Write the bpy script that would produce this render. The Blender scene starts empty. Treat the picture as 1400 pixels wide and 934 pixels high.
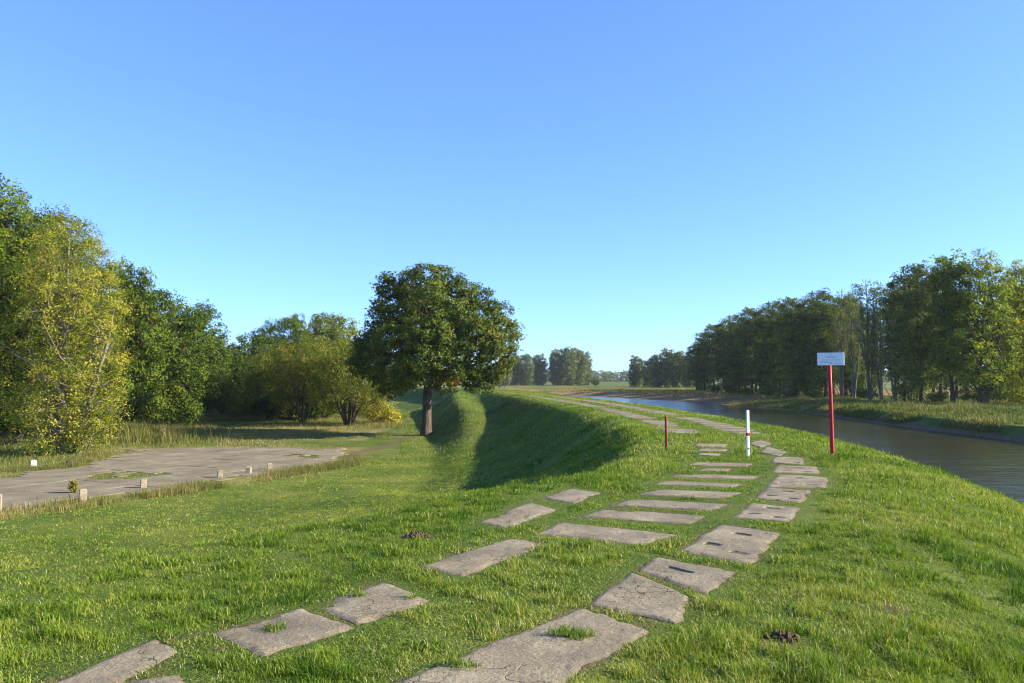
import bpy, math, random
import numpy as np
from mathutils import Vector

random.seed(7)
RNG = np.random.default_rng(11)
scene = bpy.context.scene
COL = scene.collection
F = 1070.0                      # focal length in photograph pixels (1400 wide)
EYE = 1.6
PITCH = math.atan(50.0 / F)

# ------------------------------------------------------------------ helpers
def tag(o, label=None, cat=None, group=None, kind=None):
    if label: o['label'] = label
    if cat: o['category'] = cat
    if group: o['group'] = group
    if kind: o['kind'] = kind
    return o

def empty(name, loc, rz=0.0):
    o = bpy.data.objects.new(name, None)
    COL.objects.link(o)
    o.location = loc
    o.rotation_euler = (0, 0, rz)
    o.empty_display_size = 0.3
    return o

def link(name, mesh, mat=None, parent=None):
    if mat is not None and len(mesh.materials) == 0:
        mesh.materials.append(mat)
    o = bpy.data.objects.new(name, mesh)
    COL.objects.link(o)
    if parent is not None:
        o.parent = parent
    return o

def np_mesh(name, co, faces_list, smooth=False, attrs=None):
    """co (N,3); faces_list: list of int arrays (n,k), k = 3 or 4"""
    me = bpy.data.meshes.new(name)
    co = np.asarray(co, dtype=np.float32)
    me.vertices.add(len(co))
    me.vertices.foreach_set('co', co.ravel())
    loops = []; starts = []; tot = 0
    for f in faces_list:
        f = np.asarray(f, dtype=np.int32)
        if len(f) == 0: continue
        n, k = f.shape
        loops.append(f.ravel())
        starts.append(tot + np.arange(n, dtype=np.int32) * k)
        tot += n * k
    loops = np.concatenate(loops); starts = np.concatenate(starts)
    me.loops.add(len(loops))
    me.loops.foreach_set('vertex_index', loops)
    me.polygons.add(len(starts))
    me.polygons.foreach_set('loop_start', starts.astype(np.int32))
    if smooth:
        me.polygons.foreach_set('use_smooth', np.ones(len(starts), dtype=bool))
    else:
        me.shade_flat()
    if attrs:
        for k, v in attrs.items():
            a = me.attributes.new(k, 'FLOAT', 'POINT')
            a.data.foreach_set('value', np.asarray(v, dtype=np.float32))
    me.update(calc_edges=True)
    me.validate()
    return me

# ---- value noise -------------------------------------------------
def _hash(ix, iy, seed):
    n = (ix.astype(np.int64) * 374761393 + iy.astype(np.int64) * 668265263 + seed * 974634777) & 0x7fffffff
    n = ((n ^ (n >> 13)) * 1274126177) & 0x7fffffff
    n = n ^ (n >> 16)
    return (n & 0xffff) / 65535.0

def vnoise(x, y, seed=0):
    x = np.asarray(x, dtype=np.float64); y = np.asarray(y, dtype=np.float64)
    ix = np.floor(x); iy = np.floor(y)
    fx = x - ix; fy = y - iy
    fx = fx * fx * (3 - 2 * fx); fy = fy * fy * (3 - 2 * fy)
    a = _hash(ix, iy, seed); b = _hash(ix + 1, iy, seed)
    c = _hash(ix, iy + 1, seed); d = _hash(ix + 1, iy + 1, seed)
    return (a * (1 - fx) + b * fx) * (1 - fy) + (c * (1 - fx) + d * fx) * fy

def fbm(x, y, seed=0, oct=3):
    s = 0; amp = 1; t = 0
    for k in range(oct):
        s = s + amp * vnoise(x * 2 ** k, y * 2 ** k, seed + k * 17); t += amp; amp *= .5
    return s / t

def sstep(a, b, x):
    t = np.clip((x - a) / (b - a), 0, 1)
    return t * t * (3 - 2 * t)

def catmull(pts, n=6):
    P = np.array(pts, dtype=float)
    out = []
    for i in range(len(P) - 1):
        p0 = P[max(i - 1, 0)]; p1 = P[i]; p2 = P[i + 1]; p3 = P[min(i + 2, len(P) - 1)]
        for k in range(n):
            t = k / n
            out.append(.5 * ((2 * p1) + (-p0 + p2) * t + (2 * p0 - 5 * p1 + 4 * p2 - p3) * t * t + (-p0 + 3 * p1 - 3 * p2 + p3) * t ** 3))
    out.append(P[-1])
    return np.array(out)

def sdist(X, Y, poly):
    """signed distance to a polyline (positive on the right), and interpolated extra columns"""
    X = np.asarray(X, float).ravel(); Y = np.asarray(Y, float).ravel()
    A = poly[:-1]; B = poly[1:]
    D = B[:, :2] - A[:, :2]; L2 = (D ** 2).sum(1) + 1e-12
    out = np.empty(len(X)); ex = np.empty((len(X), poly.shape[1]))
    for i in range(0, len(X), 40000):
        x = X[i:i + 40000, None]; y = Y[i:i + 40000, None]
        wx = x - A[:, 0]; wy = y - A[:, 1]
        t = np.clip((wx * D[:, 0] + wy * D[:, 1]) / L2, 0, 1)
        dx = wx - t * D[:, 0]; dy = wy - t * D[:, 1]
        d2 = dx * dx + dy * dy
        j = d2.argmin(1); r = np.arange(len(j))
        cr = D[j, 0] * wy[r, j] - D[j, 1] * wx[r, j]
        out[i:i + 40000] = np.sqrt(d2[r, j]) * np.where(cr > 0, -1, 1)
        tt = t[r, j][:, None]
        ex[i:i + 40000] = A[j] * (1 - tt) + B[j] * tt
    return out, ex

def poly_sd(X, Y, pts):
    """signed distance to a closed polygon: negative inside"""
    P = np.array(pts, float)
    X = np.asarray(X, float); Y = np.asarray(Y, float)
    d = np.full(X.shape, 1e9); inside = np.zeros(X.shape, bool)
    n = len(P)
    for i in range(n):
        a = P[i]; b = P[(i + 1) % n]
        e = b - a; wx = X - a[0]; wy = Y - a[1]
        t = np.clip((wx * e[0] + wy * e[1]) / (e @ e), 0, 1)
        d = np.minimum(d, np.hypot(wx - t * e[0], wy - t * e[1]))
        c = (a[1] > Y) != (b[1] > Y)
        with np.errstate(divide='ignore', invalid='ignore'):
            xi = (b[0] - a[0]) * (Y - a[1]) / (b[1] - a[1] if b[1] != a[1] else 1e-9) + a[0]
        inside ^= c & (X < xi)
    return np.where(inside, -d, d)

def at(px, Y):                   # metres to the right, for a bearing read off the photograph
    return (px - 700.0) / F * Y

def on_plane(px, py, z):
    u = (px - 700) / F; v = -(py - 467) / F
    c, s = math.cos(PITCH), math.sin(PITCH)
    d = (u, c - v * s, s + v * c)
    t = (z - EYE) / d[2]
    return (d[0] * t, d[1] * t)

# ------------------------------------------------------------------ terrain
REF = catmull([(-60, -60), (-22, -22), (-8, -5), (-2.9, 1.5), (0.04, 4.7), (1.46, 6.6), (2.75, 8.8), (4.4, 12.4), (5.45, 15.1), (6.06, 18),
               (6.5, 21.1), (6.86, 24.5), (7.0, 31), (6.7, 40), (5.9, 50), (3.7, 69), (1.2, 90), (-2.2, 106), (-8, 122),
               (-20, 142), (-45, 165), (-90, 190), (-200, 225), (-600, 300)], 4)
BANK = catmull([(150, -200), (75, -60), (52, 0), (43, 40), (40, 61), (40, 79), (41, 97), (42, 124), (38, 149), (33, 173), (17, 223),
                (0, 262), (-40, 292), (-120, 318), (-600, 400)], 4)
SPUR = np.array([(-6.8, 106, 0.0), (-6.6, 96, -0.4), (-5.4, 84, -0.8), (-4.0, 70, -1.1), (-3.1, 60, -1.6), (-2.7, 52, -2.25), (-2.6, 45, -2.95), (-2.6, 38, -3.4)])
LOT = [(-60, 15), (-28, 20.5), (-17.5, 26.8), (-12.5, 35), (-9.0, 43), (-10.6, 51.5), (-17, 52.3), (-25.3, 51.5), (-23.5, 45), (-22.5, 40.5), (-26, 36.5),
       (-36, 33.5), (-60, 30)]
WATER_Z = -3.4

def terrain(X, Y):
    X = np.asarray(X, float); Y = np.asarray(Y, float); shp = X.shape
    X = X.ravel(); Y = Y.ravel()
    d, _ = sdist(X, Y, REF)
    near = 1 - sstep(12, 24, Y)
    # --- left of the crest
    hwL = 2.9 + 1.4 * (1 - sstep(6, 16, Y))
    t = np.maximum(-d - hwL, 0)
    steep = np.where(t < 1.0, -0.36 * t * t, -0.36 - (t - 1.0) * 0.66)
    steep = np.maximum(steep, -1.9 - np.maximum(t - 3.5, 0) * .25)
    steep = np.maximum(steep, -3.0)
    ramp = np.maximum(-3.35 * (1 - np.exp(-np.maximum(t - .2, 0) / 6.2)) - .02 * np.minimum(t, 3), -3.0)
    yc = np.interp(X, [-30, -14, -8, -4, -.8, 2, 4, 8], [40, 40, 33, 27, 23.0, 23.0, 24, 24])
    w = 1 - sstep(-.5, 5.0, Y - yc)
    left = steep * (1 - w) + ramp * w
    # --- right of the crest
    k = 0.088
    r0 = 1.0
    t = np.maximum(d - r0, 0)
    tm = 0.52 / (2 * k)
    right = np.where(t < tm, -k * t * t, -k * tm * tm - .52 * (t - tm))
    right = np.maximum(right, -4.4)
    h = np.where(d < 0, left, right)
    # --- spur: old track climbing the dike beside the oak
    sd, ex = sdist(X, Y, SPUR)
    a = np.abs(sd)
    slp = np.where(sd > 0, .85, .26)
    rid = ex[:, 2] - np.where(a < 1.0, slp * a * a / 2.0, slp * .5 + (a - 1.0) * slp)
    m = (d < 0)
    sm = np.maximum(h, rid) + np.maximum(1.1 - np.abs(h - rid), 0) ** 2 / 4.4
    hh = np.where(m & (Y < 107) & (Y > 34), h + (sm - h) * sstep(34, 40, Y), h)
    h = hh
    # --- opposite bank
    e, _ = sdist(X, Y, BANK)
    e = e + 1.6 * (fbm(X / 7, Y / 7, 5) - .5) * sstep(0, 40, Y)
    far = sstep(95, 150, Y)
    wdt = 1.3 * (1 - far) + 14 * far
    top = -2.2 + .45 * (fbm(X / 9, Y / 9, 9) - .5) - .25 * far
    hb = -3.75 + (top + 3.75) * sstep(-.3, 1, e / wdt)
    hb = np.where(e < -2, -4.4, hb)
    h = np.where(d > 0, np.maximum(h, hb), h)
    # --- lawn undulation, flat under the old concrete yard
    u = .05 * (fbm(X / 2.1, Y / 2.1, 3) - .5) + .12 * (fbm(X / 8., Y / 8., 4) - .5)
    flat = sstep(.0, 2.2, np.abs(d - .2) - 1.2)
    h = h + u * (.25 + .75 * flat)
    lot = poly_sd(X, Y, LOT)
    wl = 1 - sstep(.25, 2.5, lot)
    h = h * (1 - wl) + (-2.995) * wl
    # shallow wheel rut where the soil track leaves the yard
    return h.reshape(shp)

def spread(lo, hi, step0, growth, limit):
    v = [hi]; s = step0
    while v[-1] < limit:
        s *= growth; v.append(v[-1] + s)
    return v[1:]
xs = list(np.arange(-30, 24.01, .27))
xs = [-a for a in reversed(spread(0, 30, .27, 1.07, 1500))] + xs + spread(0, xs[-1], .27, 1.06, 1500)
ys = list(np.arange(-6, 62.01, .27))
ys = ys + list(np.arange(62.6, 130, .6)); ys = [-a for a in reversed(spread(0, 6, .27, 1.25, 400))] + ys + spread(0, ys[-1], .6, 1.05, 1500)
xs = np.array(xs); ys = np.array(ys)
GX, GY = np.meshgrid(xs, ys)
GH = terrain(GX, GY)

def ground(x, y):
    x = np.asarray(x, float); y = np.asarray(y, float)
    i = np.clip(np.searchsorted(xs, x) - 1, 0, len(xs) - 2); j = np.clip(np.searchsorted(ys, y) - 1, 0, len(ys) - 2)
    fx = np.clip((x - xs[i]) / (xs[i + 1] - xs[i]), 0, 1); fy = np.clip((y - ys[j]) / (ys[j + 1] - ys[j]), 0, 1)
    return (GH[j, i] * (1 - fx) + GH[j, i + 1] * fx) * (1 - fy) + (GH[j + 1, i] * (1 - fx) + GH[j + 1, i + 1] * fx) * fy

# ------------------------------------------------------------------ materials
class NT:
    def __init__(self, mat):
        self.t = mat.node_tree; self.t.nodes.clear()
    def n(self, typ, **kw):
        nd = self.t.nodes.new(typ)
        for k, v in kw.items():
            if k.startswith('in_'):
                key = k[3:]
                nd.inputs[int(key) if key.isdigit() else key.replace('_', ' ')].default_value = v
            else: setattr(nd, k, v)
        return nd
    def l(self, a, b): self.t.links.new(a, b)
    def ramp(self, fac, stops, interp='LINEAR'):
        r = self.n('ShaderNodeValToRGB'); r.color_ramp.interpolation = interp
        els = r.color_ramp.elements
        while len(els) < len(stops): els.new(.5)
        for e, (p, c) in zip(els, stops):
            e.position = p; e.color = (*c, 1) if len(c) == 3 else c
        if fac is not None: self.l(fac, r.inputs[0])
        return r.outputs[0]
    def noise(self, vec, scale, detail=4, rough=.55, dist=0.0):
        nd = self.n('ShaderNodeTexNoise'); nd.inputs['Scale'].default_value = scale
        nd.inputs['Detail'].default_value = detail; nd.inputs['Roughness'].default_value = rough
        nd.inputs['Distortion'].default_value = dist
        if vec is not None: self.l(vec, nd.inputs['Vector'])
        return nd.outputs['Fac']
    def mix(self, f, a, b, mode='MIX'):
        m = self.n('ShaderNodeMix', data_type='RGBA', blend_type=mode)
        for s, v in ((m.inputs[0], f), (m.inputs[6], a), (m.inputs[7], b)):
            if hasattr(v, 'is_linked'): self.l(v, s)
            else: s.default_value = v if isinstance(v, float) else (*v, 1)
        return m.outputs[2]
    def math(self, op, a, b=None):
        m = self.n('ShaderNodeMath', operation=op)
        for s, v in zip(m.inputs, (a, b)):
            if v is None: continue
            if hasattr(v, 'is_linked'): self.l(v, s)
            else: s.default_value = v
        return m.outputs[0]
    def attr(self, name): return self.n('ShaderNodeAttribute', attribute_name=name).outputs['Fac']
    def pos(self): return self.n('ShaderNodeNewGeometry').outputs['Position']
    def out(self, sh):
        o = self.n('ShaderNodeOutputMaterial'); self.l(sh, o.inputs['Surface'])

def newmat(name):
    m = bpy.data.materials.new(name); m.use_nodes = True
    return m, NT(m)

def principled(t, col, rough=.8, spec=.3, normal=None):
    p = t.n('ShaderNodeBsdfPrincipled')
    if hasattr(col, 'is_linked'): t.l(col, p.inputs['Base Color'])
    else: p.inputs['Base Color'].default_value = (*col, 1)
    if hasattr(rough, 'is_linked'): t.l(rough, p.inputs['Roughness'])
    else: p.inputs['Roughness'].default_value = rough
    p.inputs['Specular IOR Level'].default_value = spec
    if normal is not None: t.l(normal, p.inputs['Normal'])
    return p

def bump(t, h, strength, dist):
    b = t.n('ShaderNodeBump'); b.inputs['Strength'].default_value = strength; b.inputs['Distance'].default_value = dist
    t.l(h, b.inputs['Height']); return b.outputs['Normal']

# ground: turf / dry meadow / bare soil, by zone
def mat_ground():
    m, t = newmat('turf_and_meadow'); p = t.pos()
    n1 = t.noise(p, .35, 5); n2 = t.noise(p, 3.5, 5); n3 = t.noise(p, 40, 3)
    turf = t.ramp(n1, [(.3, (.045, .085, .009)), (.5, (.09, .135, .016)), (.72, (.165, .185, .036))])
    turf = t.mix(t.ramp(n2, [(.35, (0, 0, 0)), (.75, (1, 1, 1))]), turf, t.mix(.5, turf, (.10, .13, .035)))
    fine = t.ramp(n3, [(.3, (.55, .55, .55)), (.7, (1.15, 1.15, 1.15))])
    turf = t.mix(1.0, turf, fine, 'MULTIPLY')
    dry = t.ramp(t.noise(p, .8, 6, .65), [(.3, (.10, .125, .025)), (.5, (.20, .185, .055)), (.7, (.32, .26, .11))])
    dry = t.mix(1.0, dry, fine, 'MULTIPLY')
    soil = t.ramp(t.noise(p, 2.2, 7, .7), [(.3, (.07, .05, .03)), (.6, (.15, .10, .06)), (.8, (.26, .19, .12))])
    rust = t.ramp(t.noise(p, .12, 6, .7), [(.32, (.08, .055, .028)), (.5, (.24, .13, .055)), (.7, (.40, .26, .11))])
    wob = t.noise(p, 1.3, 5, .7)
    def mask(a):
        return t.ramp(t.math('ADD', t.attr(a), t.math('MULTIPLY', t.math('SUBTRACT', wob, .5), .7)), [(.38, (0, 0, 0)), (.62, (1, 1, 1))])
    c = t.mix(mask('dry'), turf, dry)
    c = t.mix(mask('rust'), c, rust)
    c = t.mix(mask('soil'), c, soil)
    nb = bump(t, t.math('ADD', t.noise(p, 9, 6, .7), t.math('MULTIPLY', n3, .5)), .9, .06)
    t.out(principled(t, c, .9, .1, nb).outputs[0])
    return m

def mat_leaf(name, stops, trans=.32, tcol=(1.0, 1.05, .4)):
    m, t = newmat(name)
    c = t.ramp(t.attr('tint'), stops)
    p = principled(t, c, .6, .12)
    tr = t.n('ShaderNodeBsdfTranslucent')
    t.l(t.mix(1.0, c, tcol, 'MULTIPLY'), tr.inputs['Color'])
    ms = t.n('ShaderNodeMixShader'); ms.inputs[0].default_value = trans
    t.l(p.outputs[0], ms.inputs[1]); t.l(tr.outputs[0], ms.inputs[2])
    t.out(ms.outputs[0])
    return m

def mat_bark(name, a, b, scale=9):
    m, t = newmat(name)
    tc = t.n('ShaderNodeTexCoord').outputs['Object']
    mp = t.n('ShaderNodeMapping'); mp.inputs['Scale'].default_value = (1, 1, .16); t.l(tc, mp.inputs['Vector'])
    n = t.noise(mp.outputs[0], scale, 6, .65)
    c = t.ramp(n, [(.32, a), (.68, b)])
    t.out(principled(t, c, .9, .1, bump(t, n, 1.0, .06)).outputs[0])
    return m

def mat_concrete(name, tone=1.0, crack=True, scale=1.0, edge=False):
    m, t = newmat(name); p = t.pos()
    n = t.noise(p, 1.6 * scale, 7, .65); nf = t.noise(p, 60, 3, .6)
    c = t.ramp(n, [(.3, tuple(v * tone for v in (.155, .132, .098))), (.52, tuple(v * tone for v in (.225, .196, .148))), (.72, tuple(v * tone for v in (.30, .265, .20)))])
    c = t.mix(1.0, c, t.ramp(nf, [(.3, (.68, .68, .68)), (.7, (1.18, 1.18, 1.18))]), 'MULTIPLY')
    # pale exposed pebbles and dark pits
    vo = t.n('ShaderNodeTexVoronoi'); vo.inputs['Scale'].default_value = 34; t.l(p, vo.inputs['Vector'])
    peb = t.ramp(vo.outputs['Distance'], [(.1, (1, 1, 1)), (.22, (0, 0, 0))])
    pick = t.ramp(t.noise(p, 9, 2), [(.58, (0, 0, 0)), (.66, (1, 1, 1))])
    c = t.mix(t.math('MULTIPLY', t.math('MULTIPLY', peb, pick), .7), c, (.48, .43, .34))
    c = t.mix(1.0, c, (1.0, .955, .85), 'MULTIPLY')
    h = t.math('ADD', t.noise(p, 22, 6, .7), t.math('MULTIPLY', nf, .5))
    if edge:
        ea = t.math('ADD', t.math('MULTIPLY', t.attr('edge'), 5.0), t.math('MULTIPLY', t.math('SUBTRACT', t.noise(p, 5.5, 6, .7), .5), 1.5))
        dirt = t.ramp(t.noise(p, 18, 4), [(.35, (.075, .055, .033)), (.65, (.15, .115, .07))])
        c = t.mix(t.ramp(ea, [(.0, (1, 1, 1)), (.42, (0, 0, 0))]), c, dirt)
        mo = t.math('MULTIPLY', t.ramp(t.noise(p, 3.1, 6, .75), [(.56, (0, 0, 0)), (.66, (1, 1, 1))]), .55)
        c = t.mix(mo, c, (.11, .105, .05))
        dk = t.math('MULTIPLY', t.ramp(t.noise(p, 1.3, 5, .7), [(.46, (0, 0, 0)), (.66, (1, 1, 1))]), .62)
        c = t.mix(dk, c, (.12, .10, .078))
    if crack:
        wv = t.n('ShaderNodeVectorMath', operation='ADD'); t.l(p, wv.inputs[0])
        nn = t.n('ShaderNodeTexNoise'); nn.inputs['Scale'].default_value = 5; nn.inputs['Detail'].default_value = 6; t.l(p, nn.inputs['Vector'])
        sc = t.n('ShaderNodeVectorMath', operation='SCALE'); sc.inputs['Scale'].default_value = .5; t.l(nn.outputs['Color'], sc.inputs[0]); t.l(sc.outputs[0], wv.inputs[1])
        v2 = t.n('ShaderNodeTexVoronoi', feature='DISTANCE_TO_EDGE'); v2.inputs['Scale'].default_value = 1.05 * scale; t.l(wv.outputs[0], v2.inputs['Vector'])
        cr = t.ramp(v2.outputs['Distance'], [(.002, (1, 1, 1)), (.007, (0, 0, 0))])
        gate = t.ramp(t.noise(p, .9, 2), [(.5, (0, 0, 0)), (.56, (1, 1, 1))])
        cf = t.math('MULTIPLY', cr, gate)
        c = t.mix(cf, c, (.05, .045, .03))
        h = t.math('SUBTRACT', h, t.math('MULTIPLY', cf, .7))
    t.out(principled(t, c, .92, .15, bump(t, h, .9, .012)).outputs[0])
    return m

def mat_paint(name, col, dirt, rough=.45):
    m, t = newmat(name)
    tc = t.n('ShaderNodeTexCoord').outputs['Object']
    n = t.noise(tc, 7, 6, .65)
    c = t.mix(t.ramp(n, [(.5, (0, 0, 0)), (.72, (1, 1, 1))]), col, dirt)
    t.out(principled(t, c, rough, .4, bump(t, t.noise(tc, 60, 3), .15, .004)).outputs[0])
    return m

def mat_plain_noise(name, stops, scale, rough=.9):
    m, t = newmat(name); p = t.pos()
    t.out(principled(t, t.ramp(t.noise(p, scale, 6, .65), stops), rough, .1, bump(t, t.noise(p, scale * 6, 4), .6, .03)).outputs[0])
    return m

def mat_water():
    m, t = newmat('river_water'); p = t.pos()
    mp = t.n('ShaderNodeMapping'); mp.inputs['Scale'].default_value = (.55, 1.5, 1); mp.inputs['Rotation'].default_value = (0, 0, .15); t.l(p, mp.inputs['Vector'])
    h = t.math('ADD', t.math('ADD', t.noise(mp.outputs[0], 1.1, 5, .6, .4), t.math('MULTIPLY', t.noise(mp.outputs[0], .3, 3, .6, .6), 1.6)), t.math('MULTIPLY', t.noise(mp.outputs[0], 5, 3, .6), .35))
    calm = t.noise(p, .05, 3)
    nb = bump(t, h, .34, .13)
    c = t.ramp(calm, [(.35, (.028, .03, .012)), (.65, (.045, .042, .016))])
    pr = principled(t, c, .07, .5, nb); pr.inputs['IOR'].default_value = 1.33
    t.out(pr.outputs[0])
    return m

M = {}
M['ground'] = mat_ground()
M['water'] = mat_water()
M['slab'] = mat_concrete('weathered_concrete', 1.08, True, 1.0, True)
M['yard'] = mat_concrete('yard_concrete', .92, True, .5)
M['oak_leaf'] = mat_leaf('oak_leaves', [(0, (.034, .062, .008)), (.35, (.082, .118, .014)), (.7, (.16, .185, .026)), (.88, (.21, .195, .03)), (.97, (.33, .15, .02)), (1, (.42, .19, .02))], .22)
M['dark_leaf'] = mat_leaf('dark_tree_leaves', [(0, (.03, .06, .006)), (.4, (.085, .13, .010)), (.75, (.175, .20, .018)), (.93, (.23, .205, .024)), (1, (.34, .13, .02))], .3)
M['yellow_leaf'] = mat_leaf('yellowing_leaves', [(0, (.085, .125, .014)), (.4, (.19, .215, .022)), (.75, (.32, .295, .035)), (1, (.5, .38, .04))], .35)
M['willow_leaf'] = mat_leaf('willow_leaves', [(0, (.045, .072, .008)), (.5, (.115, .14, .014)), (.8, (.23, .215, .02)), (1, (.4, .3, .025))], .3)
M['poplar_leaf'] = mat_leaf('poplar_leaves', [(0, (.05, .075, .013)), (.45, (.12, .155, .027)), (.8, (.24, .26, .044)), (1, (.32, .29, .03))], .36)
M['lime_leaf'] = mat_leaf('pale_poplar_leaves', [(0, (.06, .10, .008)), (.5, (.15, .205, .014)), (.85, (.30, .32, .022)), (1, (.44, .37, .03))], .5)
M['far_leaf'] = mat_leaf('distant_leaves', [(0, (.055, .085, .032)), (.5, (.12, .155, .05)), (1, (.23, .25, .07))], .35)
M['blade'] = mat_leaf('grass_blades', [(0, (.028, .078, .007)), (.3, (.088, .168, .012)), (.62, (.20, .265, .028)), (.86, (.33, .345, .07)), (.93, (.38, .34, .13)), (1, (.52, .46, .26))], .38)
M['tall'] = mat_leaf('tall_meadow_grass', [(0, (.05, .09, .014)), (.4, (.12, .14, .03)), (.7, (.24, .2, .075)), (1, (.38, .30, .15))], .3)
M['oak_bark'] = mat_bark('oak_bark', (.035, .027, .02), (.15, .115, .08))
M['dark_bark'] = mat_bark('dark_bark', (.025, .02, .014), (.10, .08, .055))
M['grey_bark'] = mat_bark('grey_bark', (.06, .055, .042), (.2, .18, .14), 6)
M['pale_bark'] = mat_bark('pale_bark', (.10, .088, .06), (.28, .25, .18), 6)
M['red_paint'] = mat_paint('red_paint', (.37, .006, .014), (.26, .015, .015), .6)
M['red_dark'] = mat_paint('dull_red_paint', (.2, .018, .015), (.12, .025, .018), .75)
M['white_paint'] = mat_paint('white_paint', (.74, .75, .74), (.52, .51, .46))
M['sign_face'] = mat_paint('sign_white', (.72, .76, .8), (.62, .68, .74), .35)
M['sign_ink'] = mat_plain_noise('faded_ink', [(.3, (.30, .36, .45)), (.7, (.42, .48, .55))], 40)
M['black'] = mat_plain_noise('black_rubber', [(.3, (.015, .015, .015)), (.7, (.03, .03, .03))], 30)
M['metal'] = mat_plain_noise('galvanised_metal', [(.3, (.22, .23, .24)), (.7, (.34, .35, .36))], 30, .5)
M['post'] = mat_plain_noise('old_post_concrete', [(.3, (.22, .175, .12)), (.6, (.33, .27, .19)), (.8, (.42, .35, .26))], 8)
M['soil'] = mat_plain_noise('mole_soil', [(.3, (.05, .032, .02)), (.6, (.12, .078, .05)), (.8, (.22, .15, .1))], 14)
M['moss'] = mat_plain_noise('yard_weeds', [(.3, (.08, .09, .02)), (.6, (.16, .15, .04)), (.8, (.26, .21, .08))], 3)
M['mark'] = mat_plain_noise('pale_stone', [(.3, (.5, .48, .42)), (.7, (.65, .62, .55))], 12)

# ------------------------------------------------------------------ slabs of the two wheel tracks (corners read as points on the crest)
SLAB_PX = {
 'left': [[(175, 926), (243, 916), (278, 931), (190, 958)], [(10, 954), (207, 870), (238, 888), (118, 957)], [(293, 861), (411, 826), (484, 854), (361, 892)],
          [(429, 823), (524, 793), (588, 818), (492, 848)], [(577, 770), (696, 734), (743, 742), (639, 784)],
          [(658, 710), (720, 686), (761, 695), (696, 718)], [(744, 678), (779, 665), (821, 671), (786, 685)]],
 'middle': [[(738, 727), (773, 712), (921, 729), (876, 742)], [(801, 704), (829, 694), (961, 703), (940, 714)],
            [(840, 688), (866, 680), (992, 687), (966, 695.5)], [(876, 673), (905, 667), (1012, 671.5), (982, 679.5)],
            [(899, 660), (912, 655.5), (1012, 659.5), (1000, 664.5)], [(919, 650), (930, 646.5), (1034, 649), (1026, 653.5)],
            [(955, 642), (962, 638.5), (1000, 639.5), (992, 643)], [(942, 634.5), (952, 630.5), (1028, 632.5), (1020, 636.5)],
            [(952, 621), (957, 618), (986, 619.5), (982, 622.5)], [(953, 615.5), (957, 612.5), (996, 613), (990, 616.5)],
            [(948, 609.5), (953, 606), (996, 606.5), (990, 610.5)]],
 'right': [[(505, 945), (788, 831), (880, 862), (722, 955)], [(806, 822), (864, 780), (940, 814), (926, 848)],
           [(874, 779), (896, 759), (1004, 780), (964, 809)], [(931, 749), (986, 716), (1064, 728), (1026, 767)],
           [(1002, 705), (1027, 686), (1094, 693), (1080, 711)], [(1033, 679), (1049, 665), (1110, 669), (1095, 685)],
           [(1056, 662), (1068, 648.5), (1125, 652), (1121, 663)], [(1062, 643.5), (1066, 636), (1112, 637.5), (1114, 645)],
           [(1058, 631), (1060, 624), (1094, 625), (1096, 633)], [(1042, 617), (1050, 611), (1072, 617), (1064, 622)],
           [(1026, 606), (1040, 601), (1052, 606), (1040, 610)]],
}
def grown(q, f=1.07):
    P = np.array([on_plane(px, py, .02) for px, py in q]); c = P.mean(0)
    return [tuple(c + (p - c) * f) for p in P]
SLABS = {k: [grown(q, 1.13 if k != 'right' or i < 6 else 1.32) for i, q in enumerate(v)] for k, v in SLAB_PX.items()}
def offset_point(s_y, off):
    """point at 'off' metres right of the right-hand track, at distance y"""
    i = np.argmin(np.abs(REF[:, 1] - s_y) + (REF[:, 0] < -30) * 1e3)
    i = min(max(i, 1), len(REF) - 2)
    T = REF[i + 1] - REF[i - 1]; T = T / np.hypot(*T)
    # project
    x = np.interp(s_y, REF[10:90, 1], REF[10:90, 0])
    return np.array([x, s_y]) + np.array([T[1], -T[0]]) * off, T
rr = random.Random(5)
y = 22.8
while y < 70:                                         # farther slabs, half sunk in the turf
    for key, off in (('middle', -1.75), ('right', .05)):
        if rr.random() < .08: continue
        c, T = offset_point(y, off + rr.uniform(-.06, .06)); N = np.array([T[1], -T[0]])
        hw = rr.uniform(.42, .58); hl = rr.uniform(.44, .54)
        SLABS[key].append([tuple(c - N * hw - T * hl), tuple(c - N * hw + T * hl), tuple(c + N * hw + T * hl), tuple(c + N * hw - T * hl)])
    y += 1.14 + (y - 20) * .012

ALLSLABS = [q for v in SLABS.values() for q in v]
def slab_sd(X, Y):
    d = np.full(np.shape(X), 9.0)
    for q in ALLSLABS:
        Q = np.array(q)
        lo = Q.min(0) - .8; hi = Q.max(0) + .8
        m = (X > lo[0]) & (X < hi[0]) & (Y > lo[1]) & (Y < hi[1])
        if m.any():
            d[m] = np.minimum(d[m], poly_sd(X[m], Y[m], q))
    return d

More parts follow.
